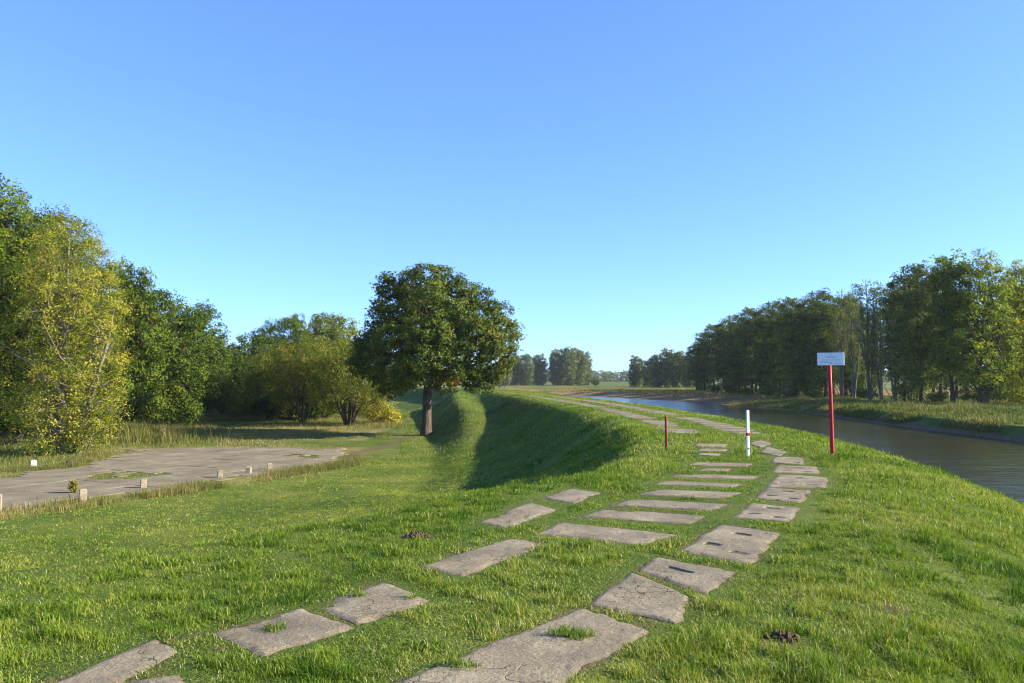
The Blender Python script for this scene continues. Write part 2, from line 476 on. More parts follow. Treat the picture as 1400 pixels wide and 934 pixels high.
def build_slab(q, seed, slots):
    P = [np.array(p) for p in q]
    lu = np.hypot(*(P[3] - P[0])); lv = np.hypot(*(P[1] - P[0]))
    lw = max(np.hypot(*(P[2] - P[1])), lu)
    nu = max(8, int(lw / .03)); nv = max(8, int(max(lv, np.hypot(*(P[2] - P[3]))) / .03))
    far = P[0][1] > 14
    if far: nu = min(nu, 18); nv = min(nv, 14)
    U, V = np.meshgrid(np.linspace(0, 1, nu + 1), np.linspace(0, 1, nv + 1))
    # eroded outline: push the border in/out by noise
    eu = .035 / max(lu, .3) * 2; ev = .035 / max(lv, .3) * 2
    n1 = fbm(V * 6 + seed * 3.1, V * 0 + 1.7, 31); n2 = fbm(V * 6 + seed * 5.3, V * 0 + 4.1, 32)
    n3 = fbm(U * 7 + seed * 2.3, U * 0 + 8.3, 33); n4 = fbm(U * 7 + seed * 7.7, U * 0 + 3.3, 34)
    U2 = U + (n1 - .5) * 1.1 * eu * (1 - U) ** 3 - (n2 - .5) * 1.1 * eu * U ** 3
    V2 = V + (n3 - .5) * 1.1 * ev * (1 - V) ** 3 - (n4 - .5) * 1.1 * ev * V ** 3
    cr = (2 * np.abs(U2 - .5)) ** 8 * (2 * np.abs(V2 - .5)) ** 8      # soften corners
    U2 = U2 + (.5 - U2) * .07 * np.clip(cr, 0, 1); V2 = V2 + (.5 - V2) * .07 * np.clip(cr, 0, 1)
    X = (P[0][0] * (1 - U2) + P[3][0] * U2) * (1 - V2) + (P[1][0] * (1 - U2) + P[2][0] * U2) * V2
    Y = (P[0][1] * (1 - U2) + P[3][1] * U2) * (1 - V2) + (P[1][1] * (1 - U2) + P[2][1] * U2) * V2
    edge = np.minimum(np.minimum(U, 1 - U) * lu, np.minimum(V, 1 - V) * lv)
    Z = ground(X, Y) + .012 + .012 * (fbm(X * 3, Y * 3, 51) - .5) + .008 * (fbm(X * 14, Y * 14, 53) - .5)
    Z = Z - .016 * (1 - sstep(0, .09, edge)) - .012 * sstep(.64, .76, fbm(X * 2.3 + seed, Y * 2.3, 57)) * (1 - sstep(.05, .3, edge)) - np.where((U <= 0) | (U >= 1) | (V <= 0) | (V >= 1), .10, 0)
    for (su, sv, w, hgt) in slots:                                    # cast-in lifting slots
        ins = np.clip(1 - (np.abs(U - su) / w) ** 6, 0, 1) * np.clip(1 - (np.abs(V - sv) / hgt) ** 2, 0, 1)
        Z = Z - .03 * np.sqrt(ins)
    co = np.stack([X, Y, Z], -1).reshape(-1, 3)
    idx = np.arange((nu + 1) * (nv + 1)).reshape(nv + 1, nu + 1)
    f = np.stack([idx[:-1, :-1], idx[:-1, 1:], idx[1:, 1:], idx[1:, :-1]], -1).reshape(-1, 4)
    c0 = co.mean(0)
    return np_mesh('slab', co - c0, [f], False, {'edge': edge.ravel()}), c0

ORD = ['first', 'second', 'third', 'fourth', 'fifth', 'sixth', 'seventh', 'eighth', 'ninth', 'tenth', 'eleventh', 'twelfth', 'thirteenth', 'fourteenth',
       'fifteenth', 'sixteenth', 'seventeenth', 'eighteenth', 'nineteenth', 'twentieth']
ORD += ['twenty ' + o for o in ORD[:9]] + ['thirtieth'] + ['thirty ' + o for o in ORD[:9]] + ['fortieth'] + ['forty ' + o for o in ORD[:9]] + ['fiftieth'] + ['fifty ' + o for o in ORD[:9]]
SL_LABEL = {
 'left': ['cut off concrete slab at the bottom edge, lower left corner of the grass', 'long bare concrete slab nearest the lower left corner', 'cracked concrete slab with a tuft of grass in a hole, lower left',
          'broken concrete slab split by a joint, fourth of the left track', 'clean oblong concrete slab alone in the grass right of the molehill',
          'small oblong concrete slab above and right of the molehill', 'smallest concrete slab at the far end of the left track'],
}
k = 0
for key in ('left', 'middle', 'right'):
    for i, q in enumerate(SLABS[key]):
        slots = []
        if key == 'right' and 2 <= i <= 8:
            slots = [(.5, .74, .13, .032), (.30, .32, .11, .032), (.72, .22, .11, .03)] if i != 2 else [(.45, .55, .15, .03)]
        me, c0 = build_slab(q, k * 1.37 + 3, slots)
        o = link('concrete_slab', me, M['slab'])
        o.location = c0
        if key in SL_LABEL: lab = SL_LABEL[key][i]
        elif key == 'right' and i == 0: lab = 'largest cracked concrete slab in the near foreground with grass in its holes'
        elif key == 'middle': lab = 'concrete slab of the middle track of slabs, %s counted from the near end' % ORD[i]
        else: lab = 'concrete slab of the right hand track, %s counted from the near end' % ORD[i]
        tag(o, lab, 'concrete slab', 'concrete slabs of the dike track', 'thing')
        k += 1

# ------------------------------------------------------------------ ground sheet with its zones
Xf = GX.ravel(); Yf = GY.ravel()
dref, _ = sdist(Xf, Yf, REF)
ebank, _ = sdist(Xf, Yf, BANK)
lotd = poly_sd(Xf, Yf, LOT)
east = (dref > 0) & (ebank > -6)
TRACK = catmull([(-9.3, 42), (-9.6, 48), (-8.6, 54), (-8.0, 62), (-8.5, 75), (-10, 92), (-14, 112)], 4)
trk, _ = sdist(Xf, Yf, TRACK)
def zones(X, Y, dref, ebank, lotd, trk):
    east = (dref > 0) & (ebank > -6)
    plain = (dref < -6) & (Y > 30)
    dry = np.zeros(len(X))
    dry = np.where(plain, .42 + .35 * (fbm(X / 5, Y / 5, 71) - .5), dry)
    dry = np.maximum(dry, .75 * (1 - sstep(.3, 2.6, np.abs(lotd))))
    dry = np.where(plain & (lotd > 4) & (Y > 58) & (Y < 75) & (X < -11), .62, dry)
    dry = np.where(east, np.where(Y > 150, .42 + .3 * (fbm(X / 40, Y / 16, 72) - .5), .22), dry)
    dry = np.where(east & (Y > 460), .1, dry)
    rust = np.where(east & (Y > 120), sstep(120, 150, Y) * (1 - sstep(12, 26, ebank + 9 * (fbm(X / 20, Y / 8, 75) - .5))) * .9, 0)
    rust = np.where(east & (Y > 190) & (Y < 420), np.maximum(rust, .62 * (fbm(X / 60, Y / 14, 73) > .47)), rust)
    wt = (1 - sstep(.25, .6, np.abs(dref))) + (1 - sstep(.25, .6, np.abs(dref + 1.8)))
    dry = np.maximum(dry, .62 * wt * sstep(20, 26, Y) * (Y < 110))
    rustx = 0
    soil = .56 * (1 - sstep(.3, 1.3, np.abs(trk))) * (1 - sstep(62, 80, Y))
    soil = np.where((dref > 0) & (ebank < np.where(Y < 105, .9, .8)) & (ebank > -8), .9, soil)
    return dry, rust, soil
dry, rust, soil = zones(Xf, Yf, dref, ebank, lotd, trk)
near = (Yf < 60) & (Yf > 0) & (np.abs(dref) < 8)
sd = np.full(len(Xf), 9.0); sd[near] = slab_sd(Xf[near], Yf[near])
soil = np.maximum(soil, .5 * (1 - sstep(.0, .16, sd)))
for px, py, z_ in ((1070, 903, -.12), (1222, 868, -.2), (570, 746, -.1)):
    q_ = on_plane(px, py, z_); soil = np.maximum(soil, .62 * (1 - sstep(.05, .42, np.hypot(Xf - q_[0], Yf - q_[1]))))
idx = np.arange(len(xs) * len(ys)).reshape(len(ys), len(xs))
f = np.stack([idx[:-1, :-1], idx[:-1, 1:], idx[1:, 1:], idx[1:, :-1]], -1).reshape(-1, 4)
gm = np_mesh('ground', np.stack([Xf, Yf, GH.ravel()], -1), [f], True, {'dry': dry, 'rust': rust, 'soil': soil})
tag(link('ground', gm, M['ground']), kind='structure')

# river: one sheet between the dike and the far bank
bp = BANK[(BANK[:, 1] > -130) & (BANK[:, 0] > -320)]
wco = []
for i, p in enumerate(bp):
    a = bp[min(i + 1, len(bp) - 1)] - bp[max(i - 1, 0)]; a = a / np.hypot(*a)
    nrm = np.array([a[1], -a[0]])
    q = p + nrm * 6
    wd = 34 if p[1] < 240 else 60
    s = p - nrm * wd
    for t in np.linspace(0, 1, 5):
        g = q * (1 - t) + s * t
        wco.append((g[0], g[1], WATER_Z))
n = len(bp); wi = np.arange(n * 5).reshape(n, 5)
wf = np.stack([wi[:-1, :-1], wi[:-1, 1:], wi[1:, 1:], wi[1:, :-1]], -1).reshape(-1, 4)
tag(link('river_water', np_mesh('river_water', wco, [wf[:, ::-1]], True), M['water']), kind='structure')

# ------------------------------------------------------------------ the old concrete yard: long slabs with weedy joints
def build_yard():
    ang = math.atan2(16, 8.6); ca, sa = math.cos(ang), math.sin(ang)
    co = []; faces = []
    L = np.array(LOT); c = np.array([-18, 43.0])
    us = np.arange(-60, 40, 3.1); vs = np.arange(-40, 40, 2.0)
    rg = np.random.default_rng(3)
    for i, u in enumerate(us):
        for j, v in enumerate(vs):
            g = .006 + rg.random() * .016
            quad = []
            nu, nv = 6, 5
            pts = []
            for b in range(nv + 1):
                for a in range(nu + 1):
                    uu = u + g + (3.1 - 2 * g) * a / nu + (rg.random() - .5) * .02; vv = v + g + (2.0 - 2 * g) * b / nv + (rg.random() - .5) * .02
                    pts.append((c[0] + uu * ca - vv * sa, c[1] + uu * sa + vv * ca))
            P = np.array(pts)
            s = poly_sd(P[:, 0], P[:, 1], LOT) + 2.6 * (fbm(P[:, 0] / 2, P[:, 1] / 2, 91) - .5)
            tz = -2.975 + rg.random() * .010
            tilt = (rg.random(2) - .5) * .016
            base = len(co)
            for q, (x, y) in enumerate(pts):
                co.append((x, y, tz + tilt[0] * (q % (nu + 1)) / nu + tilt[1] * (q // (nu + 1)) / nv))
            for b in range(nv):
                for a in range(nu):
                    k = [b * (nu + 1) + a, b * (nu + 1) + a + 1, (b + 1) * (nu + 1) + a + 1, (b + 1) * (nu + 1) + a]
                    if max(s[k]) < 0 and not (fbm(P[k[0], 0] / 3, P[k[0], 1] / 3, 95) > .69):
                        faces.append([base + q for q in k])
    faces = np.array(faces); used = np.unique(faces)
    remap = -np.ones(len(co), int); remap[used] = np.arange(len(used))
    return np_mesh('yard', np.array(co)[used], [remap[faces]], False)
ym = build_yard()
yard = link('paved_yard', ym, M['yard'])
sol = yard.modifiers.new('thickness', 'SOLIDIFY'); sol.thickness = .07; sol.offset = -1
tag(yard, kind='structure')

# ------------------------------------------------------------------ posts and sign
def tube_geo(pts, radii, seg=8, jitter=0.0, rg=None):
    """one tapered tube, returns co, faces"""
    pts = np.array(pts, float); n = len(pts)
    co = []
    for i in range(n):
        a = pts[min(i + 1, n - 1)] - pts[max(i - 1, 0)]; a = a / (np.linalg.norm(a) + 1e-9)
        up = np.array([0, 0, 1.0]) if abs(a[2]) < .9 else np.array([1.0, 0, 0])
        s = np.cross(a, up); s /= np.linalg.norm(s); u = np.cross(s, a)
        th = np.arange(seg) * 2 * math.pi / seg
        r = radii[i] * (1 + (jitter * (rg.random(seg) - .5) if rg is not None else 0))
        co.append(pts[i] + (np.cos(th) * r)[:, None] * s + (np.sin(th) * r)[:, None] * u)
    co = np.concatenate(co)
    f = []
    for i in range(n - 1):
        for k in range(seg):
            f.append((i * seg + k, i * seg + (k + 1) % seg, (i + 1) * seg + (k + 1) % seg, (i + 1) * seg + k))
    return co, np.array(f)

class Geo:
    def __init__(self): self.co = []; self.q = []; self.t = []; self.n = 0
    def add(self, co, quads=None, tris=None):
        co = np.asarray(co, float)
        if quads is not None and len(quads): self.q.append(np.asarray(quads) + self.n)
        if tris is not None and len(tris): self.t.append(np.asarray(tris) + self.n)
        self.co.append(co); self.n += len(co)
    def box(self, c, s, rz=0, bev=.0, taper=1.0):
        x, y, z = (v / 2 for v in s)
        pr = [(-x, -y + bev), (-x + bev, -y), (x - bev, -y), (x, -y + bev), (x, y - bev), (x - bev, y), (-x + bev, y), (-x, y - bev)] if bev else [(-x, -y), (x, -y), (x, y), (-x, y)]
        k = len(pr); co = []
        lv = [(-z, 1), (z - bev, taper), (z, taper * (1 - bev / max(x, y)))] if bev else [(-z, 1), (z, taper)]
        for zz, sc in lv: co += [(px * sc, py * sc, zz) for px, py in pr]
        co = np.array(co); cr, sr = math.cos(rz), math.sin(rz)
        R = np.array([[cr, -sr, 0], [sr, cr, 0], [0, 0, 1]])
        co = co @ R.T + np.array(c)
        q = [(i * k + a, i * k + (a + 1) % k, (i + 1) * k + (a + 1) % k, (i + 1) * k + a) for i in range(len(lv) - 1) for a in range(k)]
        o = (len(lv) - 1) * k
        if k == 4: q += [(o, o + 1, o + 2, o + 3), (3, 2, 1, 0)]
        else: q += [(o, o + 1, o + 2, o + 3), (o, o + 3, o + 4, o + 7), (o + 4, o + 5, o + 6, o + 7)]
        self.add(co, q)
    def tube(self, pts, radii, seg=8, cap=True, jitter=0, rg=None):
        co, f = tube_geo(pts, radii, seg, jitter, rg)
        if cap:
            co = np.vstack([co, np.array(pts[-1], float)[None] + 0]); top = len(co) - 1; b = (len(pts) - 1) * seg
            self.add(co, f, [(b + k, b + (k + 1) % seg, top) for k in range(seg)])
        else: self.add(co, f)
    def mesh(self, name, smooth=False, attrs=None):
        fl = []
        if self.q: fl.append(np.concatenate(self.q))
        if self.t: fl.append(np.concatenate(self.t))
        return np_mesh(name, np.concatenate(self.co), fl, smooth, attrs)

def gz(x, y): return float(ground(x, y))

# tall red sign post
x, y = 6.72, 16.5; z = gz(x, y)
root = empty('sign_post', (x, y, z)); tag(root, 'tall red post carrying a small white notice board beside the river', 'sign post')
g = Geo(); g.tube([(0, 0, -.25), (-.01, 0, .6), (-.02, 0, 1.3), (-.03, .0, 1.93)], [.041, .041, .04, .039], 14); link('post', g.mesh('post', True), M['red_paint'], root)
sg = Geo(); rz = math.radians(-24)
cx, cy, cz = -.035, -.085, 2.005
sg.box((cx, cy, cz), (.525, .02, .265), rz, .006)
s = link('notice_board', sg.mesh('board'), M['sign_face'], root)
ca, sa = math.cos(rz), math.sin(rz)
def board_pt(u, w, off): return (cx + u * ca + off * sa * 1, cy + u * sa - off * ca, cz + w)
for (u0, u1, w) in ((-.10, .12, .055), (-.09, .10, .028), (-.2, .2, -.02), (-.21, .17, -.045), (-.21, .02, -.075), (.08, .21, -.098)):
    ink = Geo(); ink.box(board_pt((u0 + u1) / 2, w, .0115), (u1 - u0, .002, .007), rz)
    link('faded_lettering', ink.mesh('ink'), M['sign_ink'], s)
for w in (.11, -.11):
    br = Geo(); br.box(board_pt(0, w, -.022), (.13, .02, .022), rz); link('bracket', br.mesh('bracket'), M['metal'], root)
    br = Geo(); br.box(board_pt(0, w + .012 * (1 if w < 0 else -1), .0125), (.016, .005, .016), rz, .002); link('bolt', br.mesh('bolt'), M['black'], root)

# white marker post with a red band
x, y = at(1021, 16.0), 16.0; z = gz(x, y)
root = empty('marker_post', (x, y, z)); tag(root, 'short square white post with a red band and a dark hole', 'post')
g = Geo(); g.box((0, 0, .35), (.054, .052, 1.2), .2, .005); link('post', g.mesh('post'), M['white_paint'], root)
g = Geo(); g.box((0, 0, .46), (.060, .058, .06), .2, .005); link('red_band', g.mesh('band'), M['red_paint'], root)
g = Geo(); a = .2
for dx in (0,):
    c = np.array([math.sin(a), -math.cos(a), 0]) * .027 + np.array([0, 0, .17])
    th = np.linspace(0, 2 * math.pi, 13)[:-1]
    pts = [c + np.array([math.cos(t) * .016 * math.cos(a), math.cos(t) * .016 * math.sin(a), math.sin(t) * .016]) for t in th]
    pts2 = [p + np.array([math.sin(a), -math.cos(a), 0]) * .004 for p in pts]
    co = pts + pts2 + [c + np.array([math.sin(a), -math.cos(a), 0]) * .004]
    g.add(np.array(co), [(k, (k + 1) % 12, 12 + (k + 1) % 12, 12 + k) for k in range(12)], [(12 + k, 12 + (k + 1) % 12, 24) for k in range(12)])
link('bolt_hole', g.mesh('hole'), M['black'], root)

# thin red post
x, y = at(910, 17.3), 17.3; z = gz(x, y)
root = empty('marker_post', (x, y, z)); tag(root, 'thin dull red post standing alone left of the white post', 'post')
g = Geo(); g.tube([(0, 0, -.2), (.002, 0, .3), (-.004, 0, .74)], [.028, .028, .027], 12); p = link('post', g.mesh('post', True), M['red_dark'], root)
g = Geo(); g.tube([(-.004, 0, .738), (-.004, 0, .755), (-.004, 0, .765)], [.031, .031, .022], 12); link('cap', g.mesh('cap', True), M['red_paint'], root)

# low concrete stumps along the yard
stumps = [(3, 27.0, .55, 'cut off concrete stump at the left edge of the picture beside the yard'),
          (118, 29.1, .44, 'pale concrete stump with a chipped top, tallest beside the near yard edge'),
          (200, 33.0, .30, 'concrete stump half hidden in weeds right of the tallest stump'),
          (304, 36.3, .30, 'concrete stump in dry grass, third from the right along the yard'),
          (342, 38.0, .26, 'small concrete stump in dry grass, second from the right along the yard'),
          (371, 39.6, .24, 'rightmost small concrete stump in the dry grass by the yard')]
for i, (px, Y, hgt, lab) in enumerate(stumps):
    hgt += .06
    x = at(px, Y); z = gz(x, Y)
    rg = np.random.default_rng(40 + i)
    g = Geo(); g.box((0, 0, hgt / 2 - .15), (.26, .22, hgt + .3), rg.random() * .6, .025, .9)
    me = g.mesh('stump')
    for v in me.vertices:
        v.co += Vector(((rg.random() - .5) * .03, (rg.random() - .5) * .03, (rg.random() - .5) * .05 if v.co.z > 0 else 0))
    o = link('concrete_stump', me, M['post']); o.location = (x, Y, z); o.rotation_euler = ((rg.random() - .5) * .1, (rg.random() - .5) * .1, 0)
    tag(o, lab, 'stump', 'concrete stumps round the yard')
for px, py, sc, lab, mt in ((50, 633, .3, 'white block lying in tall grass on the far yard edge at left', 'mark'), (99, 634, .34, 'dark block in the grass below the yellowing tree', 'dark_bark')):
    Y = 4.6 * F / (py + 4 - 517); x = at(px, Y)
    g = Geo(); g.box((0, 0, .1), (sc, sc * .7, .5), .4, .04, .92)
    o = link('stone_block', g.mesh('block'), M[mt]); o.location = (x, Y, gz(x, Y)); tag(o, lab, 'block')

# molehills / scuffed soil
def clod(px, py, r, zpl, lab, seed):
    x, y = on_plane(px, py, zpl); rg = np.random.default_rng(seed)
    g = Geo()
    for k in range(70):
        a = rg.random() * 6.28; q = r * rg.random() ** .6; s = r * (.07 + .16 * rg.random())
        c = np.array([x + q * math.cos(a), y + q * math.sin(a) * .8, 0]); c[2] = gz(c[0], c[1]) + .3 * r * (1 - q / r) + s * .2
        v = rg.normal(size=(6, 3)) * .22 + np.array([(1, 0, 0), (-1, 0, 0), (0, 1, 0), (0, -1, 0), (0, 0, 1), (0, 0, -1)])
        tr = [(0, 2, 4), (2, 1, 4), (1, 3, 4), (3, 0, 4), (2, 0, 5), (1, 2, 5), (3, 1, 5), (0, 3, 5)]
        g.add(c + v * s, None, tr)
    me = g.mesh('clods'); c0 = Vector((x, y, gz(x, y)))
    for v in me.vertices: v.co -= c0
    o = link('molehill', me, M['soil']); o.location = c0
    tag(o, lab, 'molehill')
clod(570, 745, .13, -.1, 'small crumbly brown molehill in the lawn left of the oblong slab', 1)
clod(1070, 900, .10, -.12, 'scattered brown soil clods in the grass at lower right', 2)

# thin bare sapling far along the dike
x, Y = -.9, 96.0
root = empty('sapling', (x, Y, gz(x, Y))); tag(root, 'thin bare stick of a sapling on the far dike crest', 'sapling')
g = Geo(); g.tube([(0, 0, -.2), (.03, 0, .8), (-.05, 0, 1.6)], [.035, .03, .015], 6)
for k in range(5): g.tube([(0, 0, .6 + .2 * k), (.2 * (-1) ** k, .05, .9 + .2 * k)], [.012, .005], 5)
link('stem', g.mesh('stem'), M['grey_bark'], root)

# ------------------------------------------------------------------ trees
def leaves(centers, normals, per, csize, lsize, rg, aspect=.62, tint_c=None, tint_j=.18, droop=0.0, flat=.7):
    """leaf-sized diamonds scattered in clumps round the given points"""
    n = len(centers); N = n * per
    c = np.repeat(centers, per, 0); nr = np.repeat(normals, per, 0)
    off = rg.normal(size=(N, 3)) * csize * .55; off[:, 2] *= flat
    if droop: off[:, 2] -= np.abs(rg.normal(size=N)) * droop
    p = c + off
    d = nr * .8 + rg.normal(size=(N, 3)) * .5; d[:, 2] += .25
    d /= np.linalg.norm(d, axis=1)[:, None]
    a = rg.normal(size=(N, 3))
    if droop: a[:, 2] -= 1.6
    a -= d * (a * d).sum(1)[:, None]; a /= np.linalg.norm(a, axis=1)[:, None] + 1e-9
    b = np.cross(d, a)
    s = (lsize * (.65 + .7 * rg.random(N)))[:, None]
    v0 = p - a * s * .5; v1 = p + b * s * aspect * .5 + a * s * .05; v2 = p + a * s * .5; v3 = p - b * s * aspect * .5 + a * s * .05
    co = np.stack([v0, v1, v2, v3], 1).reshape(-1, 3)
    q = np.arange(N * 4).reshape(N, 4)
    tc = rg.random(n) * .5 + .2 if tint_c is None else tint_c
    t = np.clip(np.repeat(tc, per) + rg.normal(size=N) * tint_j, 0, .999)
    return co, q, np.repeat(t, 4)


def sphere_dirs(n, rg):
    v = rg.normal(size=(n, 3)); return v / np.linalg.norm(v, axis=1)[:, None]

def make_tree(name, seed, lobes, trunk, dens, per, csize, lsize, limb_r=.12, aspect=.62, tint=(.2, .5), droop=0.0, gap=.33, twigs=5, orange=None, limbs_from=None, tint_j=.13, inner=.35, bury=.8, nolimb=-9):
    """trunk: list of stems, each (points, radii). lobes: (x,y,z,rx,ry,rz). returns trunk mesh, crown mesh"""
    rg = np.random.default_rng(seed)
    L = np.array(lobes, float)
    cs = []; ns = []; ts = []
    g = Geo()
    for pts, rad in trunk: g.tube(pts, rad, 12, True, .12, rg)
    for li, l in enumerate(L):
        area = 4 * math.pi * ((l[3] * l[4]) ** 1.6 / 3 + (l[3] * l[5]) ** 1.6 / 3 + (l[4] * l[5]) ** 1.6 / 3) ** (1 / 1.6)
        n = max(6, int(area * dens))
        d = sphere_dirs(n, rg)
        r = np.where(rg.random(n) < inner, .45 + .4 * rg.random(n), .82 + .26 * rg.random(n))
        p = l[:3] + d * l[3:6] * r[:, None]
        # gaps: drop clumps by a coarse noise so the outline and the mass break up
        k = fbm(p[:, 0] / (l[3] * .55) + 7 * li, p[:, 2] / (l[5] * .5) + p[:, 1] / (l[4] * .6), seed * 3 + 5, 2) > gap
        # drop clumps buried deep inside other lobes
        buried = np.zeros(n, bool)
        for lj, m in enumerate(L):
            if lj != li: buried |= (((p - m[:3]) / m[3:6]) ** 2).sum(1) < .42
        k &= ~(buried & (rg.random(n) < bury)) & (p[:, 2] > .25)
        p = p[k]; d = d[k]
        lobe_t = rg.random() * .18
        cs.append(p); ns.append(d)
        ts.append(np.clip(tint[0] + (tint[1] - tint[0]) * rg.random(len(p)) + lobe_t - .09, 0, .93))
        # limb to this lobe, and twigs inside it
        st = trunk[li % len(trunk)]; sp = np.array(st[0], float)
        hmin = limbs_from if limbs_from is not None else .35
        cand = [q for q in range(len(sp)) if sp[q][2] <= l[2] - .25 * l[5]] or [len(sp) // 2]
        cand = [q for q in cand if sp[q][2] >= hmin * sp[-1][2]] or cand[-1:]
        j = cand[rg.integers(max(0, len(cand) - 3), len(cand))]
        a = sp[j]; b = l[:3] + np.array([0, 0, -.1 * l[5]])
        mid = a * .5 + b * .5 + rg.normal(size=3) * .12 * np.linalg.norm(b - a); mid[2] -= .06 * np.linalg.norm(b - a)
        r0 = min(limb_r, st[1][j] * .7)
        if l[2] < nolimb: continue
        g.tube([a, a * .55 + mid * .45, mid, mid * .4 + b * .6, b], [r0, r0 * .85, r0 * .65, r0 * .5, r0 * .32], 7, True, .1, rg)
        for q in range(min(twigs, len(p))):
            e = p[rg.integers(len(p))]; s0 = b if rg.random() < .6 else mid * .4 + b * .6
            mm = (s0 + e) / 2 + rg.normal(size=3) * .1 * np.linalg.norm(e - s0)
            g.tube([s0, mm, e], [r0 * .3, r0 * .2, r0 * .07], 5, False)
    cs = np.concatenate(cs); ns = np.concatenate(ns); ts = np.concatenate(ts)
    if orange is not None:
        for (ox, oy, oz, orr) in orange:
            ts = np.where(((cs - np.array([ox, oy, oz])) ** 2).sum(1) < orr ** 2, 1.0, ts)
    co, q, t = leaves(cs, ns, per, csize, lsize, rg, aspect, ts, tint_j, droop)
    return g.mesh(name + '_trunk', True), np_mesh(name + '_crown', co, [q], False, {'tint': t})

def place_tree(name, meshes, mats, loc, rz, sc, label, cat, group=None):
    root = empty(name, loc, rz); root.scale = (sc[0], sc[0], sc[1]) if isinstance(sc, tuple) else (sc, sc, sc)
    tag(root, label, cat, group)
    link('trunk', meshes[0], mats[0], root); link('crown', meshes[1], mats[1], root)
    return root

def base(px, Y, dz=-.1):
    x = at(px, Y); return (x, Y, gz(x, Y) + dz)

def bumpy(lobes, n, seed, r0, r1, zmin=0.0, squash=.85):
    """extra small leafy boughs standing out of the crown, so that its outline and light break into clumps"""
    g_ = np.random.default_rng(seed); out = list(lobes); L = np.array(lobes, float)
    while n > 0:
        l = L[g_.integers(len(L))]; d = sphere_dirs(1, g_)[0]; p = l[:3] + d * l[3:6] * .98
        if p[2] < zmin or ((((p - L[:, :3]) / L[:, 3:6]) ** 2).sum(1) < .8).sum() > 1: continue
        r = r0 + (r1 - r0) * g_.random(); out.append((p[0], p[1], p[2], r, r, r * squash)); n -= 1
    return out

# --- the lone oak ------------------------------------------------------------
K = 63 / F
def ol(px, py, r, y=0.0, ry=None, rz=None):
    return ((px - 583) * K, y, (596 - py) * K, r * K, (ry or r) * K, (rz or r) * K)
oak_lobes = [ol(578, 403, 40, 0), ol(622, 412, 38, 1.0), ol(545, 422, 36, -.6), ol(600, 440, 42, -3.2), ol(560, 452, 40, 3.4), ol(632, 452, 40, 3.2), ol(528, 462, 32, .6), ol(515, 498, 25, -.8),
             ol(676, 438, 31, .3), ol(688, 462, 25, -.6), ol(655, 470, 36, -2.8), ol(668, 500, 26, 1.0), ol(545, 480, 36, -3.2), ol(590, 478, 38, -4.4), ol(618, 492, 30, -3.4), ol(600, 470, 40, 4.6), ol(556, 508, 28, 2.4),
             ol(640, 512, 24, 1.2), ol(522, 522, 18, 1.2), ol(566, 508, 20, -3.6), ol(690, 495, 16, -1.2), ol(655, 522, 14, -1.5), ol(613, 520, 17, -2.0), ol(540, 530, 14, -1.4), ol(582, 385, 26, -1.2), ol(560, 388, 24, .6), ol(606, 384, 22, .4), ol(536, 402, 20, 0), ol(520, 440, 22, -.4), ol(503, 485, 17, -.6), ol(652, 405, 22, .8), ol(505, 470, 16, 0)]
oak_trunk = [([(0.05, 0, -.3), (0, 0, .12), (.03, 0, .6), (.06, .02, 1.5), (.05, 0, 2.6), (.12, .05, 3.8), (.2, .1, 5.2), (.15, 0, 7), (.3, .1, 9), (.1, 0, 11)], [.80, .55, .42, .37, .35, .34, .31, .26, .18, .08])]
oak_m = make_tree('oak', 21, bumpy([(l[0], l[1], l[2], l[3] * .93, l[4] * .93, l[5] * .93) for l in oak_lobes], 55, 4, .5, 1.05, 4.2), oak_trunk, 2.9, 34, .33, .19, .17, tint=(.12, .6), gap=.36, twigs=4, bury=.45, nolimb=6.6, limbs_from=.5, orange=[(1.85, -2.4, 4.5, .8)], inner=.25, tint_j=.16)
ob = base(583, 63)
place_tree('oak_tree', oak_m, (M['oak_bark'], M['oak_leaf']), ob, 0, 1, 'large lone oak with a round dark crown and thick trunk below the dike', 'tree')

# --- generic crowns -----------------------------------------------------------
def round_lobes(H, W, seed, bottom=.12, n=14, depth=None):
    rg = np.random.default_rng(seed); out = []
    zc = H * (bottom + 1) / 2; rz = H * (1 - bottom) / 2; D = depth or W
    for k in range(n):
        zt = -.85 + 1.7 * (k + .5) / n
        a = k * 2.399 + rg.random() * .6
        prof = math.sqrt(max(.05, 1 - max(zt, 0) ** 2 * .8)) * (1 if zt > -.4 else 1.0 - .35 * (-zt - .4))
        q = .62 * prof * (.75 + .35 * rg.random())
        r = W * (.19 + .08 * rg.random())
        out.append((math.cos(a) * q * W / 2, math.sin(a) * q * D / 2, zc + zt * rz * .82, r, r, r * (.85 + .3 * rg.random())))
    out.append((0, 0, H - W * .2, W * .2, W * .2, W * .2))
    return out

def poplar_lobes(H, W, seed, bottom=.22, n=18):
    rg = np.random.default_rng(seed); out = []
    for k in range(n):
        t = (k + .5) / n
        z = H * (bottom + (1 - bottom) * t * .95)
        prof = math.sin(math.pi * (.18 + .72 * t)) ** .7
        a = k * 2.399 + rg.random()
        q = (.55 * prof * W / 2) * (.6 + .6 * rg.random())
        r = W * (.17 + .07 * rg.random()) * (.7 + .5 * prof)
        out.append((math.cos(a) * q, math.sin(a) * q, min(z, H - r * 1.3), r, r, r * (1.4 + .6 * rg.random())))
    return out

def straight_trunk(H, r, seed, lean=.3, top=.92):
    rg = np.random.default_rng(seed); pts = [(0, 0, -.3)]; rad = [r * 1.35]
    lx, ly = rg.normal(size=2) * lean
    for k in range(1, 8):
        t = k / 7; pts.append((lx * t + rg.normal() * .08, ly * t + rg.normal() * .08, H * top * t)); rad.append(r * (1 - .88 * t) + .015)
    return (pts, rad)

